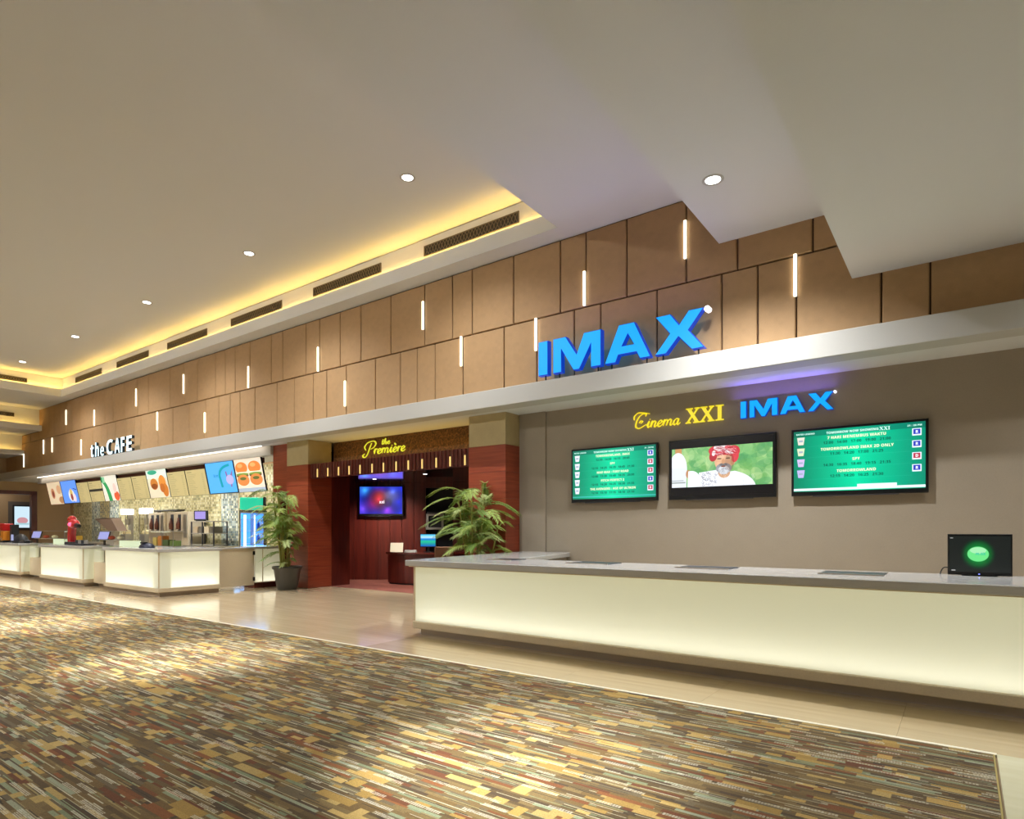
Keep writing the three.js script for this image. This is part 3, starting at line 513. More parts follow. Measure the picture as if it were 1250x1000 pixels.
function nebula() {
  const [c, g] = canvas(512, 320), r = rng(9); g.fillStyle = '#2230d8'; g.fillRect(0, 0, 512, 320);
  const b = (x, y, a, col) => { const q = g.createRadialGradient(x, y, 0, x, y, a); q.addColorStop(0, col); q.addColorStop(1, 'rgba(0,0,0,0)'); g.fillStyle = q; g.fillRect(0, 0, 512, 320); };
  b(60, 40, 150, '#3fa8ff'); b(400, 60, 130, '#4f6cff'); b(40, 260, 160, '#7a4cff'); b(330, 280, 160, '#a03cf0'); b(470, 180, 140, '#1420c8'); b(180, 190, 170, '#d02a9c'); b(240, 120, 170, '#ff3a2a'); b(230, 150, 100, '#e03048'); b(340, 190, 60, '#3a1060');
  g.fillStyle = '#fff4ff'; g.font = 'bold 46px sans-serif'; g.textAlign = 'center'; g.fillText('xxi', 268, 196); return ctex(c);
}
function tv(name, label, w, h, p, turn, tex, k, lightCol, lightI, group) {
  const g = thing(name, label, 'television', p, turn, group), b = 0.035;
  mesh('bracket', bx(-0.3, 0.3, -0.25, 0.2, -0.09, -0.05), M.blackMatt, g);
  mesh('housing', chamfer(w, h, 0.05, 0.008).translate(0, 0, -0.05), M.black, g);
  mesh('screen', plane(w - 2 * b, h - 2 * b - 0.03, 0, 0.015, 0.0015), screenMat(tex, k), g);
  mesh('chin', rb(-w / 2 + 0.3, w / 2 - 0.35, -h / 2 - 0.012, -h / 2 + 0.012, -0.045, -0.005, 0.004), M.darkGrey, g);
  const l = new THREE.RectAreaLight(lightCol, lightI, w, h); l.position.set(0, 0, 0.02); l.rotation.y = Math.PI; g.add(l);
}
{
  const B = '#2a3ab0', R = '#b03448';
  const t1 = schedule([['TOMORROWLAND, IMAX', '12:30   14:00   16:15   20:45'], ['SPY', '12:15   14:25   16:35   18:45   21:30'], ['MAD MAX : FURY ROAD', '12:00   13:20   15:40   18:25   20:00'], ['PITCH PERFECT 2', '12:15   14:20   16:25   18:30   21:35'], ['THE AVENGERS : AGE OF ULTRON', '12:10   15:10   17:15   18:10   21:10']], [[B, 'R'], [R, 'D'], [R, 'D'], [B, 'R'], [R, 'D']], 'TOMORROW NOW SHOWING', false);
  const t3 = schedule([['7 HARI MENEMBUS WAKTU', '12:00   14:00   17:00   19:00   21:00'], ['TOMORROWLAND IMAX 2D ONLY', '11:30   14:20   17:00   21:25'], ['SPY', '14:30   16:35   18:40   19:15   21:35'], ['TOMORROWLAND', '12:15   14:20   16:25   21:30']], [[B, 'R'], [B, 'R'], [R, 'D'], [B, 'R']], 'TOMORROW NOW SHOWING', true);
  const G = new THREE.Color(0.05, 1, 0.7);
  tv('wall_television', 'green film schedule screen left of the film still, with five rating tiles', 1.77, 1.03, [-5.235, 2.58, -10.3], 0, t1, 0.9, G, 0.12, 'screens on the taupe wall');
  tv('wall_television', 'middle wall screen showing a bearded man in a red turban', 1.77, 1.03, [-3.26, 2.58, -10.3], 0, filmStill(), 0.95, new THREE.Color(0.8, 1, 0.75), 0.15, 'screens on the taupe wall');
  tv('wall_television', 'green film schedule screen at the right with a white ticker bar', 1.77, 1.03, [-1.265, 2.58, -10.3], 0, t3, 0.9, G, 0.12, 'screens on the taupe wall');
}
{ // counter monitor with green logo
  const [c, x] = canvas(512, 340); x.fillStyle = '#1d211f'; x.fillRect(0, 0, 512, 340);
  const q = x.createRadialGradient(246, 170, 60, 246, 170, 150); q.addColorStop(0, 'rgba(10,150,60,0.95)'); q.addColorStop(0.55, 'rgba(10,110,44,0.7)'); q.addColorStop(1, 'rgba(10,80,40,0)'); x.fillStyle = q; x.fillRect(0, 0, 512, 340);
  x.fillStyle = '#6fe88a'; x.beginPath(); x.ellipse(246, 170, 90, 70, 0, 0, 7); x.fill(); x.fillStyle = '#a8f0b4'; x.beginPath(); x.ellipse(246, 136, 68, 30, 0, 0, 7); x.fill(); x.fillStyle = '#2fc3a8'; x.font = 'bold italic 34px sans-serif'; x.fillText('m.tix', 222, 178);
  x.fillStyle = '#e8e8e8'; x.fillRect(8, 18, 26, 4); x.fillRect(20, 324, 34, 6);
  const g = thing('monitor', 'black computer monitor with a green oval logo on the ticket counter', 'monitor', [0.13, 1.1, -7.5]);
  const turn = 0.5; g.rotation.y = 0.0;
  mesh('housing', chamfer(0.5, 0.40, 0.035, 0.006).translate(0, 0.205, 0), M.black, g);
  mesh('screen', plane(0.474, 0.35, 0, 0.212, 0.0362), screenMat(ctex(c), 0.7), g);
  mesh('base', rb(-0.14, 0.14, 0, 0.012, -0.12, 0.06, 0.004), M.black, g); mesh('neck', rb(-0.03, 0.03, 0.01, 0.2, -0.05, 0.0, 0.006), M.black, g);
  mesh('power_lamp', plane(0.012, 0.006, 0.0, 0.018, 0.0365), std({ color: '#101040', emissive: new THREE.Color(0.2, 0.25, 1), emissiveIntensity: 3 }), g);
  mesh('cable', tube([[-0.2, 0.06, -0.02], [-0.28, 0.07, -0.03], [-0.305, 0.03, -0.02], [-0.31, 0.006, 0.0]], 0.006), M.black, g);
}

// ------------------------------------------------------------------ lounge behind the portal
{
  const w = struct('wall_inner', 'dark red wood walls of the lounge behind the portal');
  const face = Math.atan2(550, 751), F = d => [-Math.sin(face) * d, -Math.cos(face) * d], Rr = [Math.cos(face), -Math.sin(face)];
  const at = (lat, d) => [F(d)[0] + Rr[0] * lat, F(d)[1] + Rr[1] * lat];
  // slanted back wall of separate wide boards, facing the hall
  const bw = (l0, l1, d, y0, y1, m, name = 'board', th = 0.06) => { const lw = l1 - l0, g = chamfer(lw - 0.006, y1 - y0, th, 0.006); const o = mesh(name, g, m, w); const p = at((l0 + l1) / 2, d + th); o.position.set(p[0], (y0 + y1) / 2, p[1]); o.rotation.y = face; return o; };
  for (let i = 0; i < 7; i++) bw(-5.25 + i * 0.37, -5.25 + (i + 1) * 0.37, 19, 0, 3.0, M.redDark);
  bw(-2.66, -1.82, 19.5, 0, 3.0, M.blackMatt, 'niche_back'); bw(-1.82, -1.0, 18.9, 0, 3.0, M.redDark); bw(-2.66, -1.82, 18.95, 2.83, 3.0, M.redDark, 'niche_head');
  mesh('side_wall', bx(-13.97, -13.915, 0, 3.0, -11.25, -10.66), M.redDark, w);
  mesh('side_wall', bx(-15.6, -13.97, 0, 3.0, -11.31, -11.25), M.redDark, w);
  mesh('side_wall', bx(-15.6, -15.5, 0, 3.0, -13, -11.31), M.redDark, w);
  mesh('side_wall', bx(-8.375, -8.3, 0, 3.0, -16.5, -10.66), M.redDark, w);
  mesh('end_wall', bx(-15.6, -8.3, 0, 3.0, -16.6, -16.5), M.redDark, w);
  mesh('lounge_ceiling', bx(-15.6, -8.3, 3.0, 3.06, -16.6, -10.06), M.redGloss, w);
  mesh('sign_board', bx(-13.91, -8.38, 3.06, SOF, -10.78, -10.72), M.cork, w);
  const h = thing('portal_header', 'dark red slatted header with gold light ticks over the lounge entrance', 'header', [0, 0, -10.05]);
  mesh('beam', bx(-13.905, -8.385, 2.89, 3.28, 0, 0.07), M.redDark, h);
  const gm = rb(-0.045, 0.045, 0, 0.37, 0, 0.03, 0.004), r = rng(4);
  for (let i = 0; i < 48; i++) { const s = mesh('slat', gm, M.redDark, h); s.position.set(-13.84 + i * 0.1149, 2.9, 0.07); }
  for (const x of [-13.57, -13.14, -12.71, -12.3, -11.89, -11.45, -11.05, -10.62, -10.22, -9.78, -9.35, -8.94, -8.52]) mesh('light_tick', rb(x - 0.02, x + 0.02, 2.915, 3.13, 0.1, 0.115, 0.005), M.tick, h);
  const st = mesh('cove_light', bx(-13.6, -8.6, 3.285, 3.3, -10.4, -10.37), M.ledWarm); tag(st, 'amber strip light hidden on top of the red lounge header', 'strip light', 'hidden amber cove strips');
  rect(scene, WARM, 7, 5.0, 0.05, [-11.1, 3.32, -10.4], [-11.1, 4.4, -10.62]);
  const sg = thing('letter_sign', 'lime script lettering the Premiere above the red lounge header', 'sign', [0, 0, -10.72]);
  script(sg, 'Premie`re', -12.62, 3.5, 0.125, 1.5, M_lime, 0.03); script(sg, 'the', -11.98, 3.72, 0.075, 0.32, M_lime, 0.03);
  const tp = at(-(625 - 465) / 751 * 18.85, 18.85);
  tv('wall_television', 'screen of blue and red light on the red lounge wall', 1.37, 0.93, [tp[0], 2.43, tp[1]], face, nebula(), 1.0, new THREE.Color(0.3, 0.2, 1), 0.4, 'lounge screens');
  // framed box in the niche
  const np = at(-2.37, 18.95), nb = thing('framed_box', 'small silver framed box in the dark lounge niche', 'box', [np[0], 1.55, np[1]], face);
  mesh('frame', extr([[-0.26, 0], [0.26, 0], [0.26, 0.48], [-0.26, 0.48]], 0.04, 0.004, [[[-0.2, 0.06], [0.2, 0.06], [0.2, 0.42], [-0.2, 0.42]]]), M.steelSoft, nb);
  mesh('case', bx(-0.25, 0.25, 0.01, 0.47, -0.2, 0), M.blackMatt, nb); mesh('bracket', bx(-0.05, 0.05, 0.2, 0.3, -0.56, -0.2), M.blackMatt, nb); mesh('hood', bx(-0.24, 0.24, 0.49, 0.54, -0.1, 0.06), M.darkGrey, nb);
  // reception desk
  const dk = thing('reception_desk', 'dark red wood reception desk in the lounge, curved front', 'desk', [-12.0, 0, -12.6], face);
  const curve = (r0) => { const p = []; for (let i = 0; i <= 16; i++) { const a = -0.85 + 1.7 * i / 16; p.push([Math.sin(a) * r0 - 0.1, Math.cos(a) * r0 - 1.35]); } p.push([p[16][0], -0.75], [p[0][0], -0.75]); return p; };
  mesh('body', plan(curve(1.6), 0.05, 0.86), M.redDark, dk); mesh('base', plan(curve(1.55), 0, 0.05), M.blackMatt, dk); mesh('worktop', plan(curve(1.66), 0.86, 0.91, 0.006), M.redGloss, dk);
  const [mc, mx] = canvas(256, 160); const gr = mx.createLinearGradient(0, 0, 0, 160); gr.addColorStop(0, '#3ab4f0'); gr.addColorStop(0.25, '#bfe8ff'); gr.addColorStop(0.4, '#1a78d8'); gr.addColorStop(0.6, '#22c088'); gr.addColorStop(1, '#1358b8'); mx.fillStyle = gr; mx.fillRect(0, 0, 256, 160);
  const lp = at(-2.4, 17.2), lm = thing('monitor', 'small computer screen with a blue landscape on the lounge desk', 'monitor', [-12.27, 0.91, -12.72], face);
  mesh('housing', chamfer(0.46, 0.38, 0.04, 0.006).translate(0, 0.33, 0), M.black, lm); mesh('screen', plane(0.42, 0.34, 0, 0.33, 0.0412), screenMat(ctex(mc), 0.8), lm); mesh('base', rb(-0.12, 0.12, 0, 0.015, -0.08, 0.08, 0.004), M.black, lm); mesh('neck', rb(-0.03, 0.03, 0.01, 0.3, -0.03, 0.0, 0.004), M.black, lm);
  const pp = thing('paper_stand', 'cream tilted paper card standing on the lounge desk', 'paper', [-12.93, 0.91, -12.12], face); const card = rb(-0.18, 0.18, 0, 0.27, 0, 0.012, 0.003); card.rotateX(-0.3); mesh('card', card, M.strip, pp); mesh('prop', rb(-0.05, 0.05, 0, 0.16, -0.14, -0.13, 0.003), M.strip, pp);
  const pb = thing('paper_stack', 'white paper stack lying on the lounge desk beside the screen', 'papers', [-12.6, 0.91, -12.35], face); for (let i = 0; i < 5; i++) { const s = mesh('sheet', bx(-0.16, 0.16, i * 0.012, i * 0.012 + 0.011, -0.11, 0.11), M.white, pb); s.rotation.y = (i - 2) * 0.06; }
  // chair in front of the desk
  const ch = thing('lounge_chair', 'brown upholstered chair facing the lounge desk', 'chair', [-10.95, 0, -11.9], face + 0.2);
  const cm = std({ map: clothTexture(97, [128, 92, 66], 0.08, [1, 1]), roughness: 0.8 });
  mesh('seat', rb(-0.24, 0.24, 0.42, 0.5, -0.24, 0.24, 0.03), cm, ch); const back = rb(-0.24, 0.24, 0.5, 1.12, 0, 0.06, 0.025); back.rotateX(0.12); back.translate(0, 0, 0.17); mesh('backrest', back, cm, ch);
  for (const sx of [-1, 1]) for (const sz of [-1, 1]) mesh('leg', bx(sx * 0.2 - 0.02, sx * 0.2 + 0.02, 0, 0.43, sz * 0.2 - 0.02, sz * 0.2 + 0.02), M.redDark, ch);
  spot(scene, WHITE, 26, [-11.3, 2.95, -11.6], [-11.6, 0, -12], 0.9, 1, 4);
  spot(scene, WHITE, 22, [-13.6, 2.95, -11.9], [-14.2, 1.0, -12.9], 0.9, 1, 4);
  for (const [x, z, lab] of [[-11.3, -11.6, 'round downlight in the red lounge ceiling over the desk'], [-13.6, -11.9, 'round downlight in the red lounge ceiling by the lounge screen']]) { const g = thing('downlight', lab, 'downlight', [x, 3.0, z], 0, 'lounge downlights'); mesh('lens', new THREE.CylinderGeometry(0.05, 0.05, 0.02, 20), M.lens, g); mesh('trim_ring', new THREE.TorusGeometry(0.06, 0.01, 6, 20).rotateX(Math.PI / 2), M.steel, g); }
}

// ------------------------------------------------------------------ potted palms
function palm(x, z, seed, label, H = 2.8) {
  const g = thing('potted_palm', label, 'plant', [x, 0, z], 0, 'potted palms'), r = rng(seed);
  const prof = [[0.001, 0], [0.25, 0], [0.26, 0.02], [0.3, 0.3], [0.335, 0.52], [0.37, 0.53], [0.375, 0.6], [0.34, 0.6], [0.31, 0.5], [0.001, 0.5]].map(p => new THREE.Vector2(...p));
  mesh('pot', new THREE.LatheGeometry(prof, 36), M.pot, g);
  mesh('soil', cyl(0.3, 0.31, 0.02, 0, 0.5, 0), M.soil, g);
  const leaflet = (L, wd) => { const q = new THREE.BufferGeometry(); q.setAttribute('position', new THREE.Float32BufferAttribute([0, 0, 0, wd, L * 0.35, 0.01, 0, L * 0.4, 0.015, 0, 0, 0, 0, L * 0.4, 0.015, -wd, L * 0.35, 0.01, wd, L * 0.35, 0.01, 0, L, -0.04 * L, 0, L * 0.4, 0.015, 0, L * 0.4, 0.015, 0, L, -0.04 * L, -wd, L * 0.35, 0.01], 3)); q.computeVertexNormals(); return q; };
  const frond = (base, az, el, len, mat) => {
    const parts = [], pts = [], dir = new THREE.Vector3(Math.cos(az), 0, Math.sin(az)); if (dir.z < -0.2) { dir.z *= 0.25; len *= 0.85; }
    for (let i = 0; i <= 6; i++) { const t = i / 6; pts.push(new THREE.Vector3().copy(base).addScaledVector(dir, len * (Math.cos(el) * t + 0.15 * t * t)).add(new THREE.Vector3(0, len * (Math.sin(el) * t - 0.62 * t * t), 0))); }
    const c = new THREE.CatmullRomCurve3(pts); parts.push(new THREE.TubeGeometry(c, 8, 0.006, 4));
    const n = 13; for (let i = 0; i < n; i++) for (const s of [-1, 1]) {
      const t = 0.25 + 0.75 * i / (n - 1), p = c.getPoint(t), tg = c.getTangent(t), side = new THREE.Vector3().crossVectors(tg, new THREE.Vector3(0, 1, 0)).normalize().multiplyScalar(s);
      const d = new THREE.Vector3().copy(side).multiplyScalar(0.9 - 0.55 * t).addScaledVector(tg, 0.7).add(new THREE.Vector3(0, -0.25 + 0.2 * r(), 0)).normalize();
      const L = len * (0.34 + 0.1 * r()) * (1.05 - 0.45 * t), q = leaflet(L, 0.008 + 0.009 * len), up = new THREE.Vector3().crossVectors(d, side).normalize(), xx = new THREE.Vector3().crossVectors(d, up).normalize();
      q.applyMatrix4(new THREE.Matrix4().makeBasis(xx, d, up).setPosition(p)); parts.push(q);
    }
    const fg = merge(parts), fp = fg.attributes.position; for (let i = 0; i < fp.count; i++) if (fp.getZ(i) < -0.43) fp.setZ(i, -0.43 + (fp.getZ(i) + 0.43) * 0.08);
    mesh('frond', fg, mat, g);
  };
  const mats = [M.leafA, M.leafB, M.leafA, M.leafC];
  for (let s = 0; s < 16; s++) {
    const a = r() * 6.28, rr = 0.04 + 0.17 * r(), top = (0.45 + 0.5 * r()) * (H - 0.55) + 0.4, lean = 0.1 + 0.2 * r();
    const p0 = [Math.cos(a) * rr, 0.5, Math.sin(a) * rr], p2 = [Math.cos(a) * (rr + lean), top, Math.sin(a) * (rr + lean)];
    mesh('stem', tube([p0, [(p0[0] + p2[0]) / 2 * 0.92, top * 0.55, (p0[2] + p2[2]) / 2 * 0.92], p2], 0.014, 8, 6), M.stem, g);
    const k = 6; for (let i = 0; i < k; i++) { const f = 0.5 + 0.5 * i / (k - 1), b = new THREE.Vector3(p0[0] + (p2[0] - p0[0]) * f, 0.5 + (top - 0.5) * f, p0[2] + (p2[2] - p0[2]) * f); frond(b, a + i * 2.4 + r(), 0.35 + 0.75 * r(), 0.5 + 0.32 * r(), mats[Math.floor(r() * 4)]); }
  }
  for (let i = 0; i < 8; i++) frond(new THREE.Vector3((r() - 0.5) * 0.2, 0.55 + 0.4 * r(), (r() - 0.5) * 0.2), r() * 6.28, 0.7, 0.4 + 0.2 * r(), mats[i % 4]);
}
palm(-14.12, -9.42, 3, 'potted palm in a dark round pot beside the cafe gate');
palm(-7.82, -9.4, 8, 'potted palm standing behind the left end of the ticket counter');

// ------------------------------------------------------------------ cafe
const CZF = -6.57;
{
  const w = struct('wall_cafe', 'cafe back wall of mosaic bands');
  mesh('plaster', bx(X0, -15.5, 0, SOF, -12.6, -12.4), M.beige, w);
  const gold = std({ map: mosaicTexture(3, ['#d8d2a8', '#cdc494', '#e2dcbc', '#aaa170', '#bdb27c', '#d4cc9c', '#8f8a5c']), roughness: 0.3 });
  const blue = std({ map: mosaicTexture(5, ['#8fa3a8', '#b9c6c4', '#6f858c', '#dfe4d8', '#56676c', '#a8b09c']), roughness: 0.3 });
  const dark = std({ map: mosaicTexture(7, ['#8a7a4a', '#a08c50', '#6a5c3a', '#5c5240', '#b49c58']), roughness: 0.3 });
  for (const [a, b, m] of [[-37.4, -35.02, gold], [-35.02, -34.03, blue], [-34.03, -32.89, dark], [-32.89, -31.88, blue], [-31.88, -22.8, gold], [-22.8, -21.6, blue], [-21.6, -15.6, gold]]) mesh('mosaic', rb(a + 0.005, b - 0.005, 0, 3.85, -12.4, -12.37, 0.004), m, w);
  mesh('end_wall', bx(-15.6, -15.5, 0, SOF, -12.4, -10.16), M.redDark, w);
  const t = struct('trim_2', 'white bulkhead over the cafe menu boards');
  mesh('bulkhead', bx(-34.5, -15.75, 3.66, SOF, -10.2, -9.98), M.white, t);
  const l = struct('trim_3', 'red wood panel between bulkhead and pillar');
  mesh('panel', rb(-15.74, -14.87, 2.6, SOF, -10.3, -10.05, 0.004), M.red, l);
  const s = mesh('strip_light', rb(-34.0, -16.0, 3.895, 3.918, -9.86, -9.82, 0.004), std({ color: '#fff6e8', emissive: new THREE.Color(1, 0.92, 0.8), emissiveIntensity: 1.6 })); tag(s, 'thin white light line along the top of the cafe bulkhead', 'strip light');
  rect(scene, new THREE.Color(1, 0.86, 0.72), 5.5, 18, 0.04, [-25.0, 3.885, -9.85], [-25.0, 3.7, -10.0]);
  rect(scene, new THREE.Color(1, 0.94, 0.82), 34, 15.4, 0.1, [-26.3, 3.64, -10.6], [-26.3, 1.8, -12.4]);
  const s2 = mesh('strip_light', rb(-34.0, -18.6, 3.66, 3.7, -10.66, -10.54, 0.004), std({ color: '#fff6e8', emissive: new THREE.Color(1, 0.94, 0.82), emissiveIntensity: 1.6 })); tag(s2, 'added unseen light strip behind the cafe menu boards that brightens the mosaic', 'strip light');  // added out-of-sight strip that brightens the mosaic wall
  mesh('carrier', bx(-34, -18.6, 3.7, SOF - 0.002, -10.64, -10.56), M.white, s2);
  const rail = mesh('menu_rail', bx(-32.9, -16.5, 3.5, 3.655, -10.26, -10.2), M.redDark); tag(rail, 'dark red rail the cafe menu boards hang from', 'rail');
}
// menu boards -----------------------------------------------------------------------------------------
{
  const blob = (g, x, y, a, b, col) => { g.fillStyle = col; g.beginPath(); g.ellipse(x, y, a, b, 0, 0, 7); g.fill(); };
  const menu = (seed, gap) => { const [c, g] = canvas(256, 256), r = rng(seed); g.fillStyle = '#bdb07f'; g.fillRect(0, 0, 256, 256); g.fillStyle = '#8d8256'; g.fillRect(20, 20, 60, 7); for (let y = 44; y < 240; y += 15) { g.fillStyle = '#9a8f63'; g.fillRect(20, y, 50 + 70 * r(), 3); g.fillRect(200, y, 26, 3); } if (gap) { g.fillStyle = '#2a2a26'; g.fillRect(0, 98, 256, 30); } return ctex(c); };
  const pics = {
    cream: g => { g.fillStyle = '#e8d3b4'; g.fillRect(0, 0, 256, 256); blob(g, 90, 130, 34, 60, '#c08a62'); blob(g, 92, 136, 18, 36, '#8a4030'); blob(g, 210, 90, 40, 50, '#d2a880'); blob(g, 230, 210, 50, 40, '#b98a60'); },
    blueA: g => { g.fillStyle = '#5f8fec'; g.fillRect(0, 0, 256, 256); blob(g, 150, 170, 50, 70, '#d9d6cf'); blob(g, 150, 140, 22, 50, '#c8a860'); blob(g, 150, 190, 20, 40, '#8a3a38'); blob(g, 195, 200, 22, 46, '#e6c9cc'); g.strokeStyle = '#1c3260'; g.lineWidth = 9; g.beginPath(); g.moveTo(190, 90); g.lineTo(246, 110); g.stroke(); },
    green: g => { g.fillStyle = '#e6e4da'; g.fillRect(0, 0, 256, 256); g.fillStyle = '#2f9a5c'; g.beginPath(); g.moveTo(0, 0); g.quadraticCurveTo(120, 80, 130, 256); g.lineTo(70, 256); g.quadraticCurveTo(60, 100, 0, 60); g.fill(); g.fillStyle = '#8cc8a0'; g.fillRect(20, 10, 40, 60); blob(g, 210, 210, 44, 46, '#d8603a'); blob(g, 196, 130, 30, 50, '#e3c4c0'); },
    chicken: g => { g.fillStyle = '#d9d2bb'; g.fillRect(0, 0, 256, 256); g.fillStyle = '#d9eae2'; g.fillRect(0, 0, 256, 80); blob(g, 80, 24, 60, 20, '#39a888'); blob(g, 80, 130, 48, 52, '#c07a34'); blob(g, 80, 150, 40, 24, '#8a4a20'); blob(g, 186, 120, 44, 66, '#d48a3c'); blob(g, 210, 190, 36, 60, '#c4762e'); blob(g, 176, 170, 30, 40, '#b5652a'); },
    blueB: g => { g.fillStyle = '#58aef4'; g.fillRect(0, 0, 256, 256); g.strokeStyle = '#1b9aa8'; g.lineWidth = 20; g.beginPath(); g.moveTo(220, 30); g.quadraticCurveTo(120, 40, 118, 120); g.lineTo(128, 210); g.stroke(); g.strokeStyle = '#8a6a9c'; g.lineWidth = 12; g.beginPath(); g.moveTo(180, 80); g.lineTo(190, 170); g.lineTo(230, 100); g.lineTo(210, 210); g.stroke(); blob(g, 206, 150, 34, 40, '#b8aed8'); g.font = 'bold 30px sans-serif'; g.fillStyle = '#1b7fa8'; g.fillText('Ice', 60, 120); },
    burger: g => { g.fillStyle = '#e6dccb'; g.fillRect(0, 0, 256, 256); for (const x of [62, 186]) { blob(g, x, 70, 58, 46, '#e08440'); blob(g, x - 12, 52, 26, 16, '#f0ab6a'); g.fillStyle = '#efe6d0'; g.fillRect(x - 56, 100, 112, 12); blob(g, x, 128, 58, 20, '#6a4a24'); blob(g, x, 118, 60, 10, '#7a9a44'); blob(g, x, 164, 58, 44, '#d9884a'); blob(g, x, 152, 30, 12, '#5f6a34'); } g.fillStyle = '#a9b8c8'; g.fillRect(0, 226, 256, 30); },
  };
  const edges = [-33.8, -32.15, -30.36, -29.14, -27.8, -26.33, -25.08, -23.84, -22.28, -21.0, -19.67, -17.94, -16.45];
  const kinds = ['cream', 'blueA', 'm', 'g', 'green', 'm', 'm', 'chicken', 'm', 'm', 'blueB', 'burger'];
  const labs = ['cream food poster at the far left end of the menu row', 'bright blue menu screen at the far left of the menu row', 'tan menu board right of the far blue screen', 'tan menu board with a dark band across it', 'green and white drinks poster in the menu row', 'tan menu board right of the green drinks poster', 'tan menu board left of the fried chicken poster', 'fried chicken poster in the menu row', 'tan menu board right of the fried chicken poster', 'tan menu board left of the large blue screen', 'large bright blue menu screen beside the burger poster', 'burger poster at the right end of the menu row'];
  kinds.forEach((k, i) => {
    const a = edges[i], b = edges[i + 1], w = b - a - 0.04, tall = k !== 'm' && k !== 'g', h = tall ? 1.02 : 0.86, scr = k.startsWith('blue');
    const g = thing(scr ? 'menu_screen' : 'menu_board', labs[i], scr ? 'screen' : 'menu board', [(a + b) / 2, 2.68, -10.3], 0, 'boards over the cafe counter');
    g.rotation.x = 0.2;
    let tex; if (k === 'm' || k === 'g') tex = menu(100 + i, k === 'g'); else { const [c, x] = canvas(256, 256); pics[k](x); tex = ctex(c); }
    mesh('housing', bx(-w / 2, w / 2, 0, h, -0.05, 0), M.black, g);
    const mm = scr ? screenMat(tex, 0.9) : std({ map: tex, roughness: 0.5, emissive: new THREE.Color(1, 1, 1), emissiveMap: tex, emissiveIntensity: 0.5 });
    mesh('face', plane(w - (scr ? 0.06 : 0.01), h - (scr ? 0.06 : 0.02), 0, h / 2, 0.002), mm, g);
    for (const k of [-1, 1]) mesh('hanger', bx(k * w * 0.3 - 0.015, k * w * 0.3 + 0.015, h - 0.1, h - 0.005, -0.07, -0.05), M.steelSoft, g);
    const l = new THREE.RectAreaLight(scr ? new THREE.Color(0.3, 0.6, 1) : new THREE.Color(1, 0.9, 0.7), 0.35, w, h); l.position.set(0, h / 2, 0.03); l.rotation.y = Math.PI; g.add(l);
  });
}
// serving islands -------------------------------------------------------------------------------------
function island(x0, x1, zb, label, sideDeep) {
  const g = thing('cafe_counter', label, 'counter', [0, 0, 0], 0, 'glowing cafe counters');
  mesh('plinth', bx(x0 + 0.07, x1 - 0.07, 0, 0.1, zb, CZF - 0.05), M.plinth, g);
  mesh('base_rail', rb(x0 - 0.03, x1 + 0.03, 0.1, 0.2, zb, CZF + 0.03, 0.012), M.rail, g);
  mesh('corner_post', bx(x1 - 0.012, x1 + 0.006, 0.2, 1.02, CZF - 0.012, CZF + 0.006), M.rail, g); mesh('corner_post', bx(x0 - 0.006, x0 + 0.012, 0.2, 1.02, CZF - 0.012, CZF + 0.006), M.rail, g);
  glowPanel(g, x1 - x0 - 0.03, 0.2, 1.02, (x0 + x1) / 2, CZF, 0, 0.26, 1.3);
  glowPanel(g, sideDeep - 0.03, 0.2, 1.02, x1, CZF - 0.015 - sideDeep / 2, Math.PI / 2, 0.24, sideDeep < 1 ? 4 : 1.8);
  mesh('body', bx(x0, x1 - 0.3, 0.2, 1.0, zb, CZF - 0.3), M.steelSoft, g);
  mesh('top', rb(x0 - 0.05, x1 + 0.05, 1.025, 1.1, zb - 0.02, CZF + 0.06, 0.012), M.stoneTop, g);
  return g;
}
island(-17.75, -14.82, -8.02, 'glowing cafe counter nearest the palm, with two lit faces', 1.42);
island(-22.42, -19.2, -7.5, 'glowing cafe counter in the middle, carrying the red machine', 0.5);
island(-27.5, -24.3, -7.5, 'glowing cafe counter farthest left in front of the doorway', 0.5);
{
  const g = thing('cafe_gate', 'plain grey beige gate between cafe counter and palm', 'gate', [-15.05, 0, -8.06]);
  mesh('leaf', rb(-0.03, 0, 0.09, 1.05, -1.0, 0, 0.004), M.rail, g); mesh('cap', rb(-0.08, 0.03, 1.05, 1.09, -1.0, 0.0, 0.006), M.stoneTop, g);
  for (const y of [0.2, 0.88]) mesh('hinge', bx(-0.03, 0.012, y, y + 0.1, -1.02, -0.96), M.blackMatt, g);
  const s = thing('cafe_side_counter', 'small glowing counter end between gate and red pillar', 'counter', [0, 0, 0]);
  mesh('plinth', bx(-15.6, -15.12, 0, 0.14, -9.85, -9.1), M.redDark, s); glowPanel(s, 0.72, 0.16, 1.03, -15.08, -9.47, Math.PI / 2, 0.2); mesh('body', bx(-15.8, -15.3, 0.14, 1.0, -9.84, -9.1), M.steelSoft, s); mesh('top', rb(-15.8, -15.03, 1.035, 1.1, -9.86, -9.08, 0.008), M.stoneTop, s);
  mesh('mullion', bx(-15.09, -15.07, 0.16, 1.03, -9.33, -9.31), M.rail, s);
}
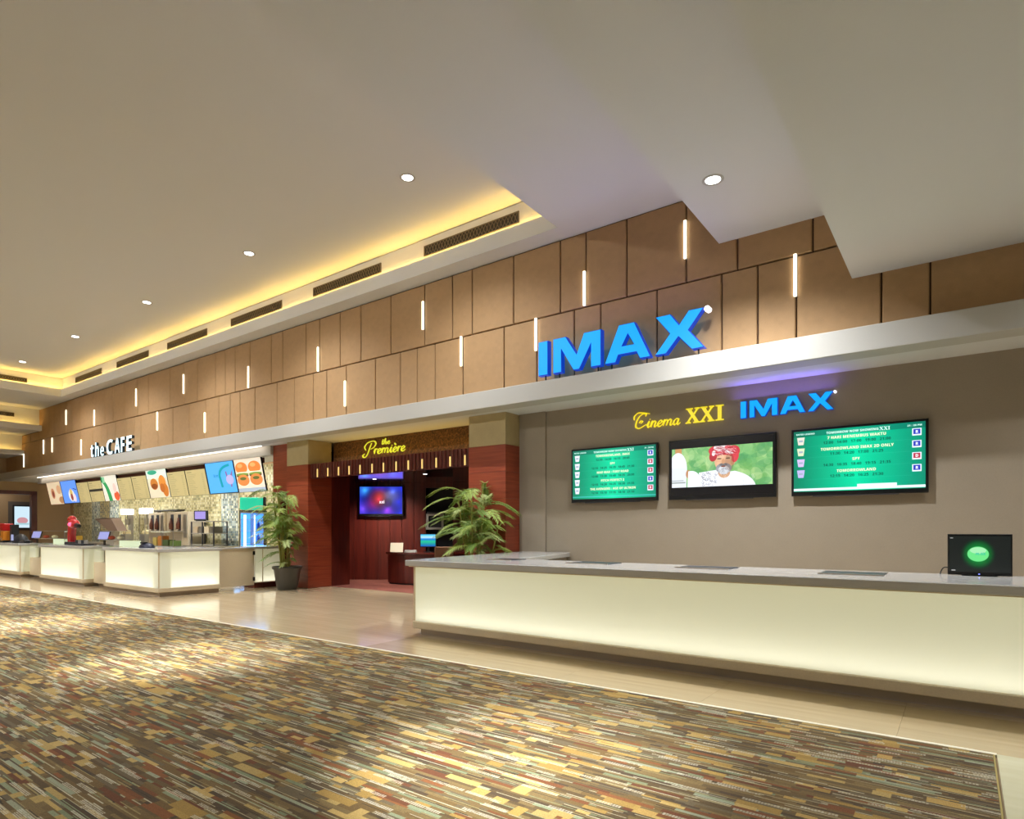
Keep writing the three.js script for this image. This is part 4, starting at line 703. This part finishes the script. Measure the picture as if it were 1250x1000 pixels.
// pastry cases between the islands --------------------------------------------------------------------
function pastryCase(x0, x1, label, seed) {
  const g = thing('display_case', label, 'display case', [0, 0, 0], 0, 'pastry cases');
  const zf = -6.8, zb = -7.45, lit = std({ color: '#e6f2d8', emissive: new THREE.Color(0.78, 0.9, 0.6), emissiveIntensity: 0.5 });
  mesh('base', bx(x0, x1, 0.1, 0.66, zb, zf), M.rail, g); mesh('plinth', bx(x0 + 0.02, x1 - 0.02, 0, 0.1, zb, zf - 0.1), M.plinth, g);
  mesh('back_panel', bx(x0, x1, 0.66, 1.24, zb, zb + 0.02), lit, g); mesh('shelf', bx(x0 + 0.01, x1 - 0.01, 0.98, 0.992, zb + 0.02, zf - 0.03), M.steelSoft, g); mesh('shelf', bx(x0 + 0.01, x1 - 0.01, 1.26, 1.27, zb + 0.02, zf - 0.12), M.steelSoft, g);
  mesh('front_glass', plane(x1 - x0, 0.84, (x0 + x1) / 2, 1.08, zf), M.glass, g); mesh('top_glass', bx(x0, x1, 1.5, 1.508, zb, zf), M.steel, g);
  rect(scene, new THREE.Color(0.9, 1, 0.75), 2.5, x1 - x0 - 0.1, 0.05, [(x0 + x1) / 2, 1.48, zf - 0.06], [(x0 + x1) / 2, 0.7, zb + 0.1]);
  const kinds = [['golden', '#c8862e'], ['brown', '#8a4e24'], ['green', '#7fa03c'], ['yellow', '#d8b04a'], ['red', '#c84a2c'], ['cream', '#e6dcc0']], w = x1 - x0;
  kinds.forEach(([nm, c], k) => {
    const p = mesh('pastry', new THREE.SphereGeometry(0.09, 12, 8).scale(1.3, 0.6, 0.9).translate(0, 0.053, 0), std({ color: c, roughness: 0.6 })); p.position.set(x0 + w * (0.28 + 0.44 * (k % 2)), [0.66, 0.992, 1.27][k >> 1], -7.1);
    tag(p, nm + ' pastry on the ' + ['lower', 'middle', 'upper'][k >> 1] + ' shelf of the ' + (seed === 1 ? 'near' : 'far') + ' pastry case', 'pastry', 'pastries in the glass cases');
  });
}
pastryCase(-19.12, -17.83, 'lit glass pastry case between the near and middle cafe counters', 1);
pastryCase(-24.2, -22.5, 'lit glass pastry case between the middle and far cafe counters', 2);
// glass cabinets standing behind the counters
function glassCase(x0, x1, z, label, fill) {
  const g = thing('glass_case', label, 'glass case', [x0, 1.1, z], 0, 'glass cases on the counters'), w = x1 - x0;
  mesh('floor_plate', bx(0, w, 0, 0.02, -0.3, 0), M.steelSoft, g); mesh('front_glass', plane(w, 0.38, w / 2, 0.21, 0), M.glass, g); mesh('lid', bx(0, w, 0.4, 0.41, -0.3, 0), M.steel, g);
  for (const x of [0, w * 0.55, w - 0.012]) mesh('post', bx(x, x + 0.012, 0.02, 0.4, -0.012, 0), M.steel, g);
  fill.forEach(([u, ww, h, col, lab]) => { const b = mesh('snack_box', rb(-ww / 2, ww / 2, 0, h, -0.1, 0.1, 0.012), std({ color: col, roughness: 0.6 })); b.position.set(x0 + u, 1.12, z - 0.16); tag(b, lab, 'box', 'boxes in the glass cases'); });
}
glassCase(-17.6, -16.25, -7.55, 'low glass case standing on the near cafe counter', [[0.2, 0.2, 0.22, '#d8c060', 'yellow snack box in the near glass case'], [0.48, 0.2, 0.26, '#d8842a', 'orange snack box in the near glass case'], [0.8, 0.3, 0.16, '#4f6a34', 'dark green snack box in the near glass case'], [1.14, 0.22, 0.14, '#6f8a44', 'pale green snack box in the near glass case']]);
glassCase(-22.35, -21.5, -7.15, 'low glass case standing on the middle cafe counter', [[0.25, 0.22, 0.2, '#5f7a40', 'green snack box in the far glass case'], [0.6, 0.16, 0.24, '#d8b03a', 'golden snack box in the far glass case']]);
// red machine on the middle counter
{
  const g = thing('red_machine', 'red countertop machine with a tilted head on the middle cafe counter', 'machine', [-21.0, 1.1, -6.95]);
  const red = phy({ color: '#b3141c', roughness: 0.25, clearcoat: 0.8 });
  mesh('foot', rb(-0.26, 0.26, 0, 0.09, -0.16, 0.16, 0.03), M.blackMatt, g);
  mesh('column', tube([[-0.12, 0.06, 0], [-0.14, 0.28, 0], [-0.1, 0.48, 0], [-0.05, 0.6, 0]], 0.11, 14, 12), red, g);
  const hd = new THREE.SphereGeometry(0.16, 20, 14).scale(1.5, 0.9, 0.9); hd.rotateZ(-0.25); hd.translate(0.02, 0.62, 0); mesh('head', hd, red, g);
  const dome = new THREE.SphereGeometry(0.12, 18, 12).translate(-0.12, 0.74, 0); mesh('dome', dome, red, g);
  const noz = new THREE.CylinderGeometry(0.05, 0.07, 0.2, 16); noz.rotateZ(-Math.PI / 2 - 0.1); noz.translate(0.32, 0.56, 0); mesh('nozzle', noz, M.black, g);
  mesh('lamp', new THREE.SphereGeometry(0.06, 14, 10).translate(0.1, 0.6, 0.12), std({ color: '#ff3a5c', emissive: new THREE.Color(1, 0.12, 0.25), emissiveIntensity: 1.2 }), g);
  const t = thing('serving_tray', 'black tray with small jars on the middle cafe counter', 'tray', [-20.2, 1.1, -6.9]); mesh('plate', rb(-0.45, 0.45, 0, 0.05, -0.2, 0.2, 0.015), M.blackMatt, t); for (let i = 0; i < 4; i++) mesh('jar', cyl(0.05, 0.05, 0.1, -0.32 + i * 0.21, 0.05, 0.02, 12), i % 2 ? M.steelSoft : M.darkGrey, t);
}
function pos(x, z, label, turn) {
  const g = thing('pos_screen', label, 'screen', [x, 1.1, z], turn, 'cash desk screens'); mesh('base', rb(-0.1, 0.1, 0, 0.02, -0.08, 0.08, 0.006), M.blackMatt, g); mesh('neck', bx(-0.02, 0.02, 0.02, 0.2, -0.02, 0.02), M.blackMatt, g);
  const s = chamfer(0.34, 0.26, 0.03, 0.006); s.rotateX(-0.35); s.translate(0, 0.27, 0); mesh('housing', s, M.blackMatt, g); const f = new THREE.PlaneGeometry(0.3, 0.22).translate(0, 0, 0.032); f.rotateX(-0.35); f.translate(0, 0.27, 0); mesh('display', f, std({ color: '#202040', emissive: new THREE.Color(0.36, 0.38, 0.75), emissiveIntensity: 0.8 }), g);
}
pos(-19.5, -7.2, 'small violet cash screen at the right end of the middle counter', 0.5); pos(-24.55, -7.1, 'small violet cash screen at the right end of the far counter', 0.5);
{
  const n = thing('card_terminal', 'navy rounded card terminal on the near cafe counter', 'terminal', [-16.3, 1.1, -6.95]); mesh('body', new THREE.SphereGeometry(0.26, 24, 12, 0, 6.2832, 0, 1.5708).scale(1, 0.5, 0.6), std({ color: '#23263c', roughness: 0.4 }), n); mesh('keypad', rb(-0.1, 0.1, 0.1, 0.14, 0.02, 0.12, 0.01), M.black, n);
  const b = thing('black_scanner', 'black hooded scanner on the far cafe counter', 'scanner', [-25.6, 1.1, -6.95]); mesh('hood', new THREE.SphereGeometry(0.32, 24, 12, 0, 6.2832, 0, 1.5708).scale(1.3, 0.95, 0.6), M.blackMatt, b); mesh('cradle', rb(0.2, 0.75, 0, 0.1, -0.12, 0.12, 0.03), M.blackMatt, b); mesh('screen', plane(0.26, 0.2, -0.14, 0.18, 0.2), std({ color: '#30344c', emissive: new THREE.Color(0.4, 0.44, 0.7), emissiveIntensity: 0.6 }), b);
  const d = thing('drink_dispenser', 'red and orange juice dispenser at the left end of far counter', 'dispenser', [-27.1, 1.1, -6.95]); mesh('tank', rb(-0.18, 0.18, 0.06, 0.4, -0.14, 0.14, 0.03), std({ color: '#e08a2a', roughness: 0.3 }), d); mesh('lid', rb(-0.19, 0.19, 0.4, 0.66, -0.15, 0.15, 0.04), std({ color: '#c02020', roughness: 0.3 }), d); mesh('base', rb(-0.2, 0.2, 0, 0.06, -0.16, 0.16, 0.01), M.blackMatt, d); mesh('tap', cyl(0.02, 0.02, 0.08, 0, 0.08, 0.15, 10), M.steel, d);
  const k = thing('dark_cabinet', 'slim dark box beside the juice dispenser', 'box', [-26.65, 1.1, -7.05]); mesh('case', rb(-0.12, 0.12, 0, 0.62, -0.1, 0.1, 0.01), M.blackMatt, k); mesh('door', rb(-0.1, 0.1, 0.05, 0.58, 0.1, 0.106, 0.003), M.darkGrey, k);
}
// back counter and machines ---------------------------------------------------------------------------
{
  const g = thing('back_counter', 'long steel back counter under the cafe mosaic wall', 'counter', [0, 0, 0]);
  mesh('cabinet', bx(-36.5, -21.3, 0, 0.9, -12.36, -11.5), M.steelSoft, g); mesh('top', rb(-36.5, -21.2, 0.9, 0.95, -12.36, -11.45, 0.008), M.steel, g);
  const popcorn = (x, label) => {
    const p = thing('popcorn_machine', label, 'machine', [x, 0.95, -11.85], 0, 'popcorn machines');
    p.scale.set(0.42, 1, 0.55); mesh('base', rb(-0.6, 0.6, 0, 0.4, -0.3, 0.3, 0.02), M.steel, p); for (const [a, b] of [[-0.58, 0.28], [0.58, 0.28], [-0.58, -0.28], [0.58, -0.28]]) mesh('post', bx(a - 0.02, a + 0.02, 0.4, 1.25, b - 0.02, b + 0.02), M.steel, p);
    mesh('back', bx(-0.58, 0.58, 0.4, 1.25, -0.3, -0.28), M.steelSoft, p); mesh('front_glass', plane(1.12, 0.85, 0, 0.825, 0.3), M.glass, p);
    mesh('canopy', rb(-0.62, 0.62, 1.25, 1.5, -0.32, 0.32, 0.02), std({ color: '#fff6e0', emissive: new THREE.Color(1, 0.92, 0.78), emissiveIntensity: 0.9 }), p);
    mesh('kettle', cyl(0.16, 0.2, 0.26, 0.1, 0.8, 0, 18), M.steel, p); mesh('kettle_arm', bx(0.08, 0.12, 1.06, 1.25, -0.02, 0.02), M.darkGrey, p);
    const r = rng(x * 10 | 0), pc = []; for (let i = 0; i < 60; i++) pc.push(new THREE.IcosahedronGeometry(0.05, 0).translate(-0.45 + 0.9 * r(), 0.42 + 0.12 * r(), -0.2 + 0.4 * r())); mesh('popcorn', merge(pc), std({ color: '#e8dcae' }), p).userData.kind = 'stuff';
  };
  popcorn(-29.7, 'popcorn machine with a lit white canopy, left one of the pair'); popcorn(-27.85, 'popcorn machine with a lit white canopy, right one of the pair');
  const dispenser = (x, w, label) => {
    const p = thing('drinks_machine', label, 'machine', [x, 0.95, -11.85], 0, 'steel drinks machines'), m = std({ color: '#b9ad96', roughness: 0.45, metalness: 0.15 });
    mesh('case', rb(-w / 2, w / 2, 0, 1.28, -0.35, 0.3, 0.02), m, p);
    for (const s of [-0.24, 0.1]) { const nn = mesh('niche', bx(s * w - 0.12, s * w + 0.12, 0.56, 1.18, 0.3, 0.305), M.darkGrey, p); mesh('bottle', new THREE.LatheGeometry([[0.001, 0], [0.07, 0.01], [0.08, 0.2], [0.03, 0.36], [0.03, 0.44], [0.001, 0.45]].map(q => new THREE.Vector2(...q)), 14).translate(s * w, 0.6, 0.35), std({ color: '#5a2f22', roughness: 0.3 }), nn); }
    mesh('panel', rb(w * 0.28, w * 0.45, 0.3, 1.18, 0.3, 0.315, 0.006), M.steel, p); const gr = []; for (let i = 0; i < 8; i++) gr.push(bx(-w * 0.42, w * 0.22, 0.08 + i * 0.05, 0.1 + i * 0.05, 0.3, 0.312)); mesh('grille', merge(gr), M.steelSoft, p); mesh('drip_tray', rb(-w * 0.44, w * 0.25, 0.5, 0.53, 0.3, 0.42, 0.005), M.steel, p);
  };
  dispenser(-26.25, 1.36, 'steel drinks machine with brown bottles, left one'); dispenser(-24.5, 1.7, 'wide steel drinks machine with brown bottles, right one');
  const sh = thing('wall_shelf', 'dark shelf on the mosaic wall over the drinks machines', 'shelf', [-26.8, 2.32, -12.37]); mesh('board', rb(-1.2, 1.2, 0, 0.05, 0, 0.3, 0.006), M.darkGrey, sh); mesh('bracket', bx(-0.9, -0.86, -0.14, 0, 0, 0.25), M.steelSoft, sh); mesh('bracket', bx(0.86, 0.9, -0.14, 0, 0, 0.25), M.steelSoft, sh);
  const rk = thing('wire_rack', 'open metal rack of pale boxes beside the fridge', 'rack', [-22.6, 0.95, -11.8]); for (const [a, b] of [[-0.8, 0.25], [0.8, 0.25], [-0.8, -0.25], [0.8, -0.25], [0, 0.25]]) mesh('post', bx(a - 0.02, a + 0.02, 0, 0.9, b - 0.02, b + 0.02), M.darkGrey, rk); for (const y of [0.02, 0.44, 0.88]) mesh('shelf', bx(-0.82, 0.82, y, y + 0.03, -0.27, 0.27), M.steelSoft, rk);
  for (let i = 0; i < 4; i++) { const b = mesh('carton', rb(-0.16, 0.16, 0, 0.24, -0.16, 0.16, 0.01), std({ color: ['#b9a890', '#6a645a', '#c8bca4', '#565248'][i], roughness: 0.8 })); b.position.set(-23.2 + i * 0.4, 1.42, -11.75); tag(b, ['beige', 'grey', 'cream', 'dark grey'][i] + ' carton on the middle shelf of the metal rack', 'box', 'cartons on the rack'); }
  const mo = thing('monitor', 'small purple screen standing on top of the metal rack', 'monitor', [-23.0, 1.86, -11.7], 0.4); mesh('housing', rb(-0.28, 0.28, 0.03, 0.4, -0.06, 0.04, 0.02), M.blackMatt, mo); mesh('screen', plane(0.46, 0.28, 0, 0.22, 0.042), std({ color: '#2a2050', emissive: new THREE.Color(0.3, 0.24, 0.55), emissiveIntensity: 0.8 }), mo); mesh('foot', rb(-0.15, 0.15, 0, 0.03, -0.1, 0.1, 0.005), M.blackMatt, mo);
  const hd = thing('tilted_hood', 'brown tilted display hood between the cafe counters', 'hood', [-25.3, 0.95, -9.4]); const hg = extr([[-1.0, 0.5], [0.4, 0.5], [1.0, 0.05], [0.2, 0.05]], 0.3, 0.01); hg.translate(0, 0.5, -0.3); mesh('hood', muv(hg), std({ color: '#7d6656', roughness: 0.5 }), hd); mesh('cap', bx(-0.98, 0.4, 1.0, 1.03, -0.3, 0.02), M.steel, hd); mesh('stand', bx(-0.1, 0.5, -0.95, 0.56, -0.25, -0.05), M.steelSoft, hd);
}
{ // fridge
  const g = thing('drinks_fridge', 'blue lit double door drinks fridge with a green top sign', 'fridge', [-17.9, 0, -10.75], 0.9); g.scale.set(0.62, 1, 0.75);
  const [c, x] = canvas(256, 512); x.fillStyle = '#2f7fd8'; x.fillRect(0, 0, 256, 512); const blueGlow = new THREE.Color(0.2, 0.5, 1);
  const wht = std({ color: '#c9d3dc', roughness: 0.4 });
  mesh('case', merge([bx(-0.6, 0.6, 0.1, 0.3, -0.35, 0.35), bx(-0.6, 0.6, 2.1, 2.14, -0.35, 0.35), bx(-0.6, -0.55, 0.3, 2.1, -0.35, 0.35), bx(0.55, 0.6, 0.3, 2.1, -0.35, 0.35), bx(-0.55, 0.55, 0.3, 2.1, -0.35, -0.3)]), M.blackMatt, g);
  mesh('liner', merge([bx(-0.55, 0.55, 0.3, 2.1, -0.3, -0.28), bx(-0.55, -0.54, 0.3, 2.1, -0.28, 0.34), bx(0.54, 0.55, 0.3, 2.1, -0.28, 0.34)]), std({ color: '#4aa0f0', emissive: new THREE.Color(0.1, 0.4, 1), emissiveIntensity: 0.6 }), g);
  for (const s of [-1, 1]) { const d = mesh('door', merge([bx(s * 0.29 - 0.27, s * 0.29 + 0.27, 0.3, 0.35, 0.35, 0.39), bx(s * 0.29 - 0.27, s * 0.29 + 0.27, 2.05, 2.1, 0.35, 0.39), bx(s * 0.29 - 0.27, s * 0.29 - 0.23, 0.35, 2.05, 0.35, 0.39), bx(s * 0.29 + 0.23, s * 0.29 + 0.27, 0.35, 2.05, 0.35, 0.39)]), M.steelSoft, g); mesh('pane', plane(0.46, 1.7, s * 0.29, 1.2, 0.37), M.glass, d); mesh('handle', bx(s * 0.05 - 0.01, s * 0.05 + 0.01, 1.0, 1.5, 0.39, 0.42), M.steel, d); }
  for (const y of [0.7, 1.1, 1.5, 1.85]) mesh('shelf', bx(-0.55, 0.55, y, y + 0.012, -0.28, 0.3), wht, g);
  mesh('light_tube', bx(-0.42, -0.3, 0.4, 2.0, 0.2, 0.24), std({ color: '#e8f4ff', emissive: new THREE.Color(0.8, 0.92, 1), emissiveIntensity: 1.1 }), g); mesh('light_tube', bx(0.06, 0.12, 0.4, 2.0, 0.2, 0.24), std({ color: '#e8f4ff', emissive: new THREE.Color(0.8, 0.92, 1), emissiveIntensity: 1.1 }), g);
  mesh('top_sign', rb(-0.58, 0.5, 2.16, 2.54, -0.1, 0.36, 0.05), std({ color: '#18a074', emissive: new THREE.Color(0.02, 0.5, 0.3), emissiveIntensity: 0.7 }), g); mesh('sign_end', rb(0.5, 0.6, 2.14, 2.56, -0.12, 0.37, 0.02), M.blackMatt, g); mesh('kick', bx(-0.58, 0.58, 0, 0.1, -0.3, 0.28), M.blackMatt, g);
  rect(g, blueGlow, 2.2, 1.0, 1.7, [0, 1.2, 0.45], [0, 1.2, 5]);
  rect(g, new THREE.Color(0.3, 0.6, 1), 6, 0.9, 0.1, [0, 2.05, 0.1], [0, 0.5, 0.05]);
  g.updateMatrixWorld();
  [['lower', 0.712], ['middle', 1.112], ['upper', 1.512]].forEach(([sh, y]) => [['blue', '#1f5fd0', 0.24], ['white', '#e8f0ff', 0.4]].forEach(([nm, c, s]) => {
    const b = mesh('drink_bottle', new THREE.LatheGeometry([[0.001, 0], [0.046, 0.005], [0.048, 0.2], [0.016, 0.27], [0.016, 0.3], [0.001, 0.305]].map(q => new THREE.Vector2(...q)), 12), std({ color: c, roughness: 0.3 }));
    b.position.copy(g.localToWorld(new THREE.Vector3(s, y, 0.1))); tag(b, nm + ' bottle on the ' + sh + ' shelf of the drinks fridge', 'bottle', 'bottles in the drinks fridge');
  }));
}
// far corridor posters --------------------------------------------------------------------------------
{
  const poster = (z, label, cols) => {
    const g = thing('lit_poster', label, 'poster', [-41.1, 1.5, z], Math.PI / 2, 'lit corridor posters'), [c, x] = canvas(128, 256); x.fillStyle = cols[0]; x.fillRect(0, 0, 128, 256); x.fillStyle = cols[1]; x.beginPath(); x.ellipse(64, 170, 44, 40, 0, 0, 7); x.fill(); x.fillStyle = cols[2]; x.fillRect(10, 200, 108, 20);
    mesh('surround', bx(-0.6, 0.6, 0, 1.55, 0, 0.05), std({ color: '#6f655e' }), g); mesh('frame', bx(-0.42, 0.42, 0.08, 1.36, 0.05, 0.09), M.blackMatt, g); mesh('face', plane(0.7, 1.14, 0, 0.72, 0.092), screenMat(ctex(c), 0.8), g);
  };
  poster(-11.2, 'lit pale blue poster in a dark frame seen through the far doorway', ['#c4dce8', '#c08a90', '#9ac0c8']); poster(-9.3, 'lit poster at the left picture edge through the far doorway', ['#5fb8d8', '#d8e8f0', '#2a6a90']);
  rect(scene, WHITE, 3, 2.5, 0.6, [-39.5, 3.85, -10], [-39.5, 0, -10.01]);
}
// added cafe downlights, out of sight behind the boards, for interior light
for (let i = 0; i < 4; i++) downlight(-18 - 4.6 * i, SOF, -11.2, 'added unseen downlight in the cafe ceiling behind the menu boards, ' + ORD[i] + ' from the right', undefined, 32, 0.9);

renderer.render(scene, camera);
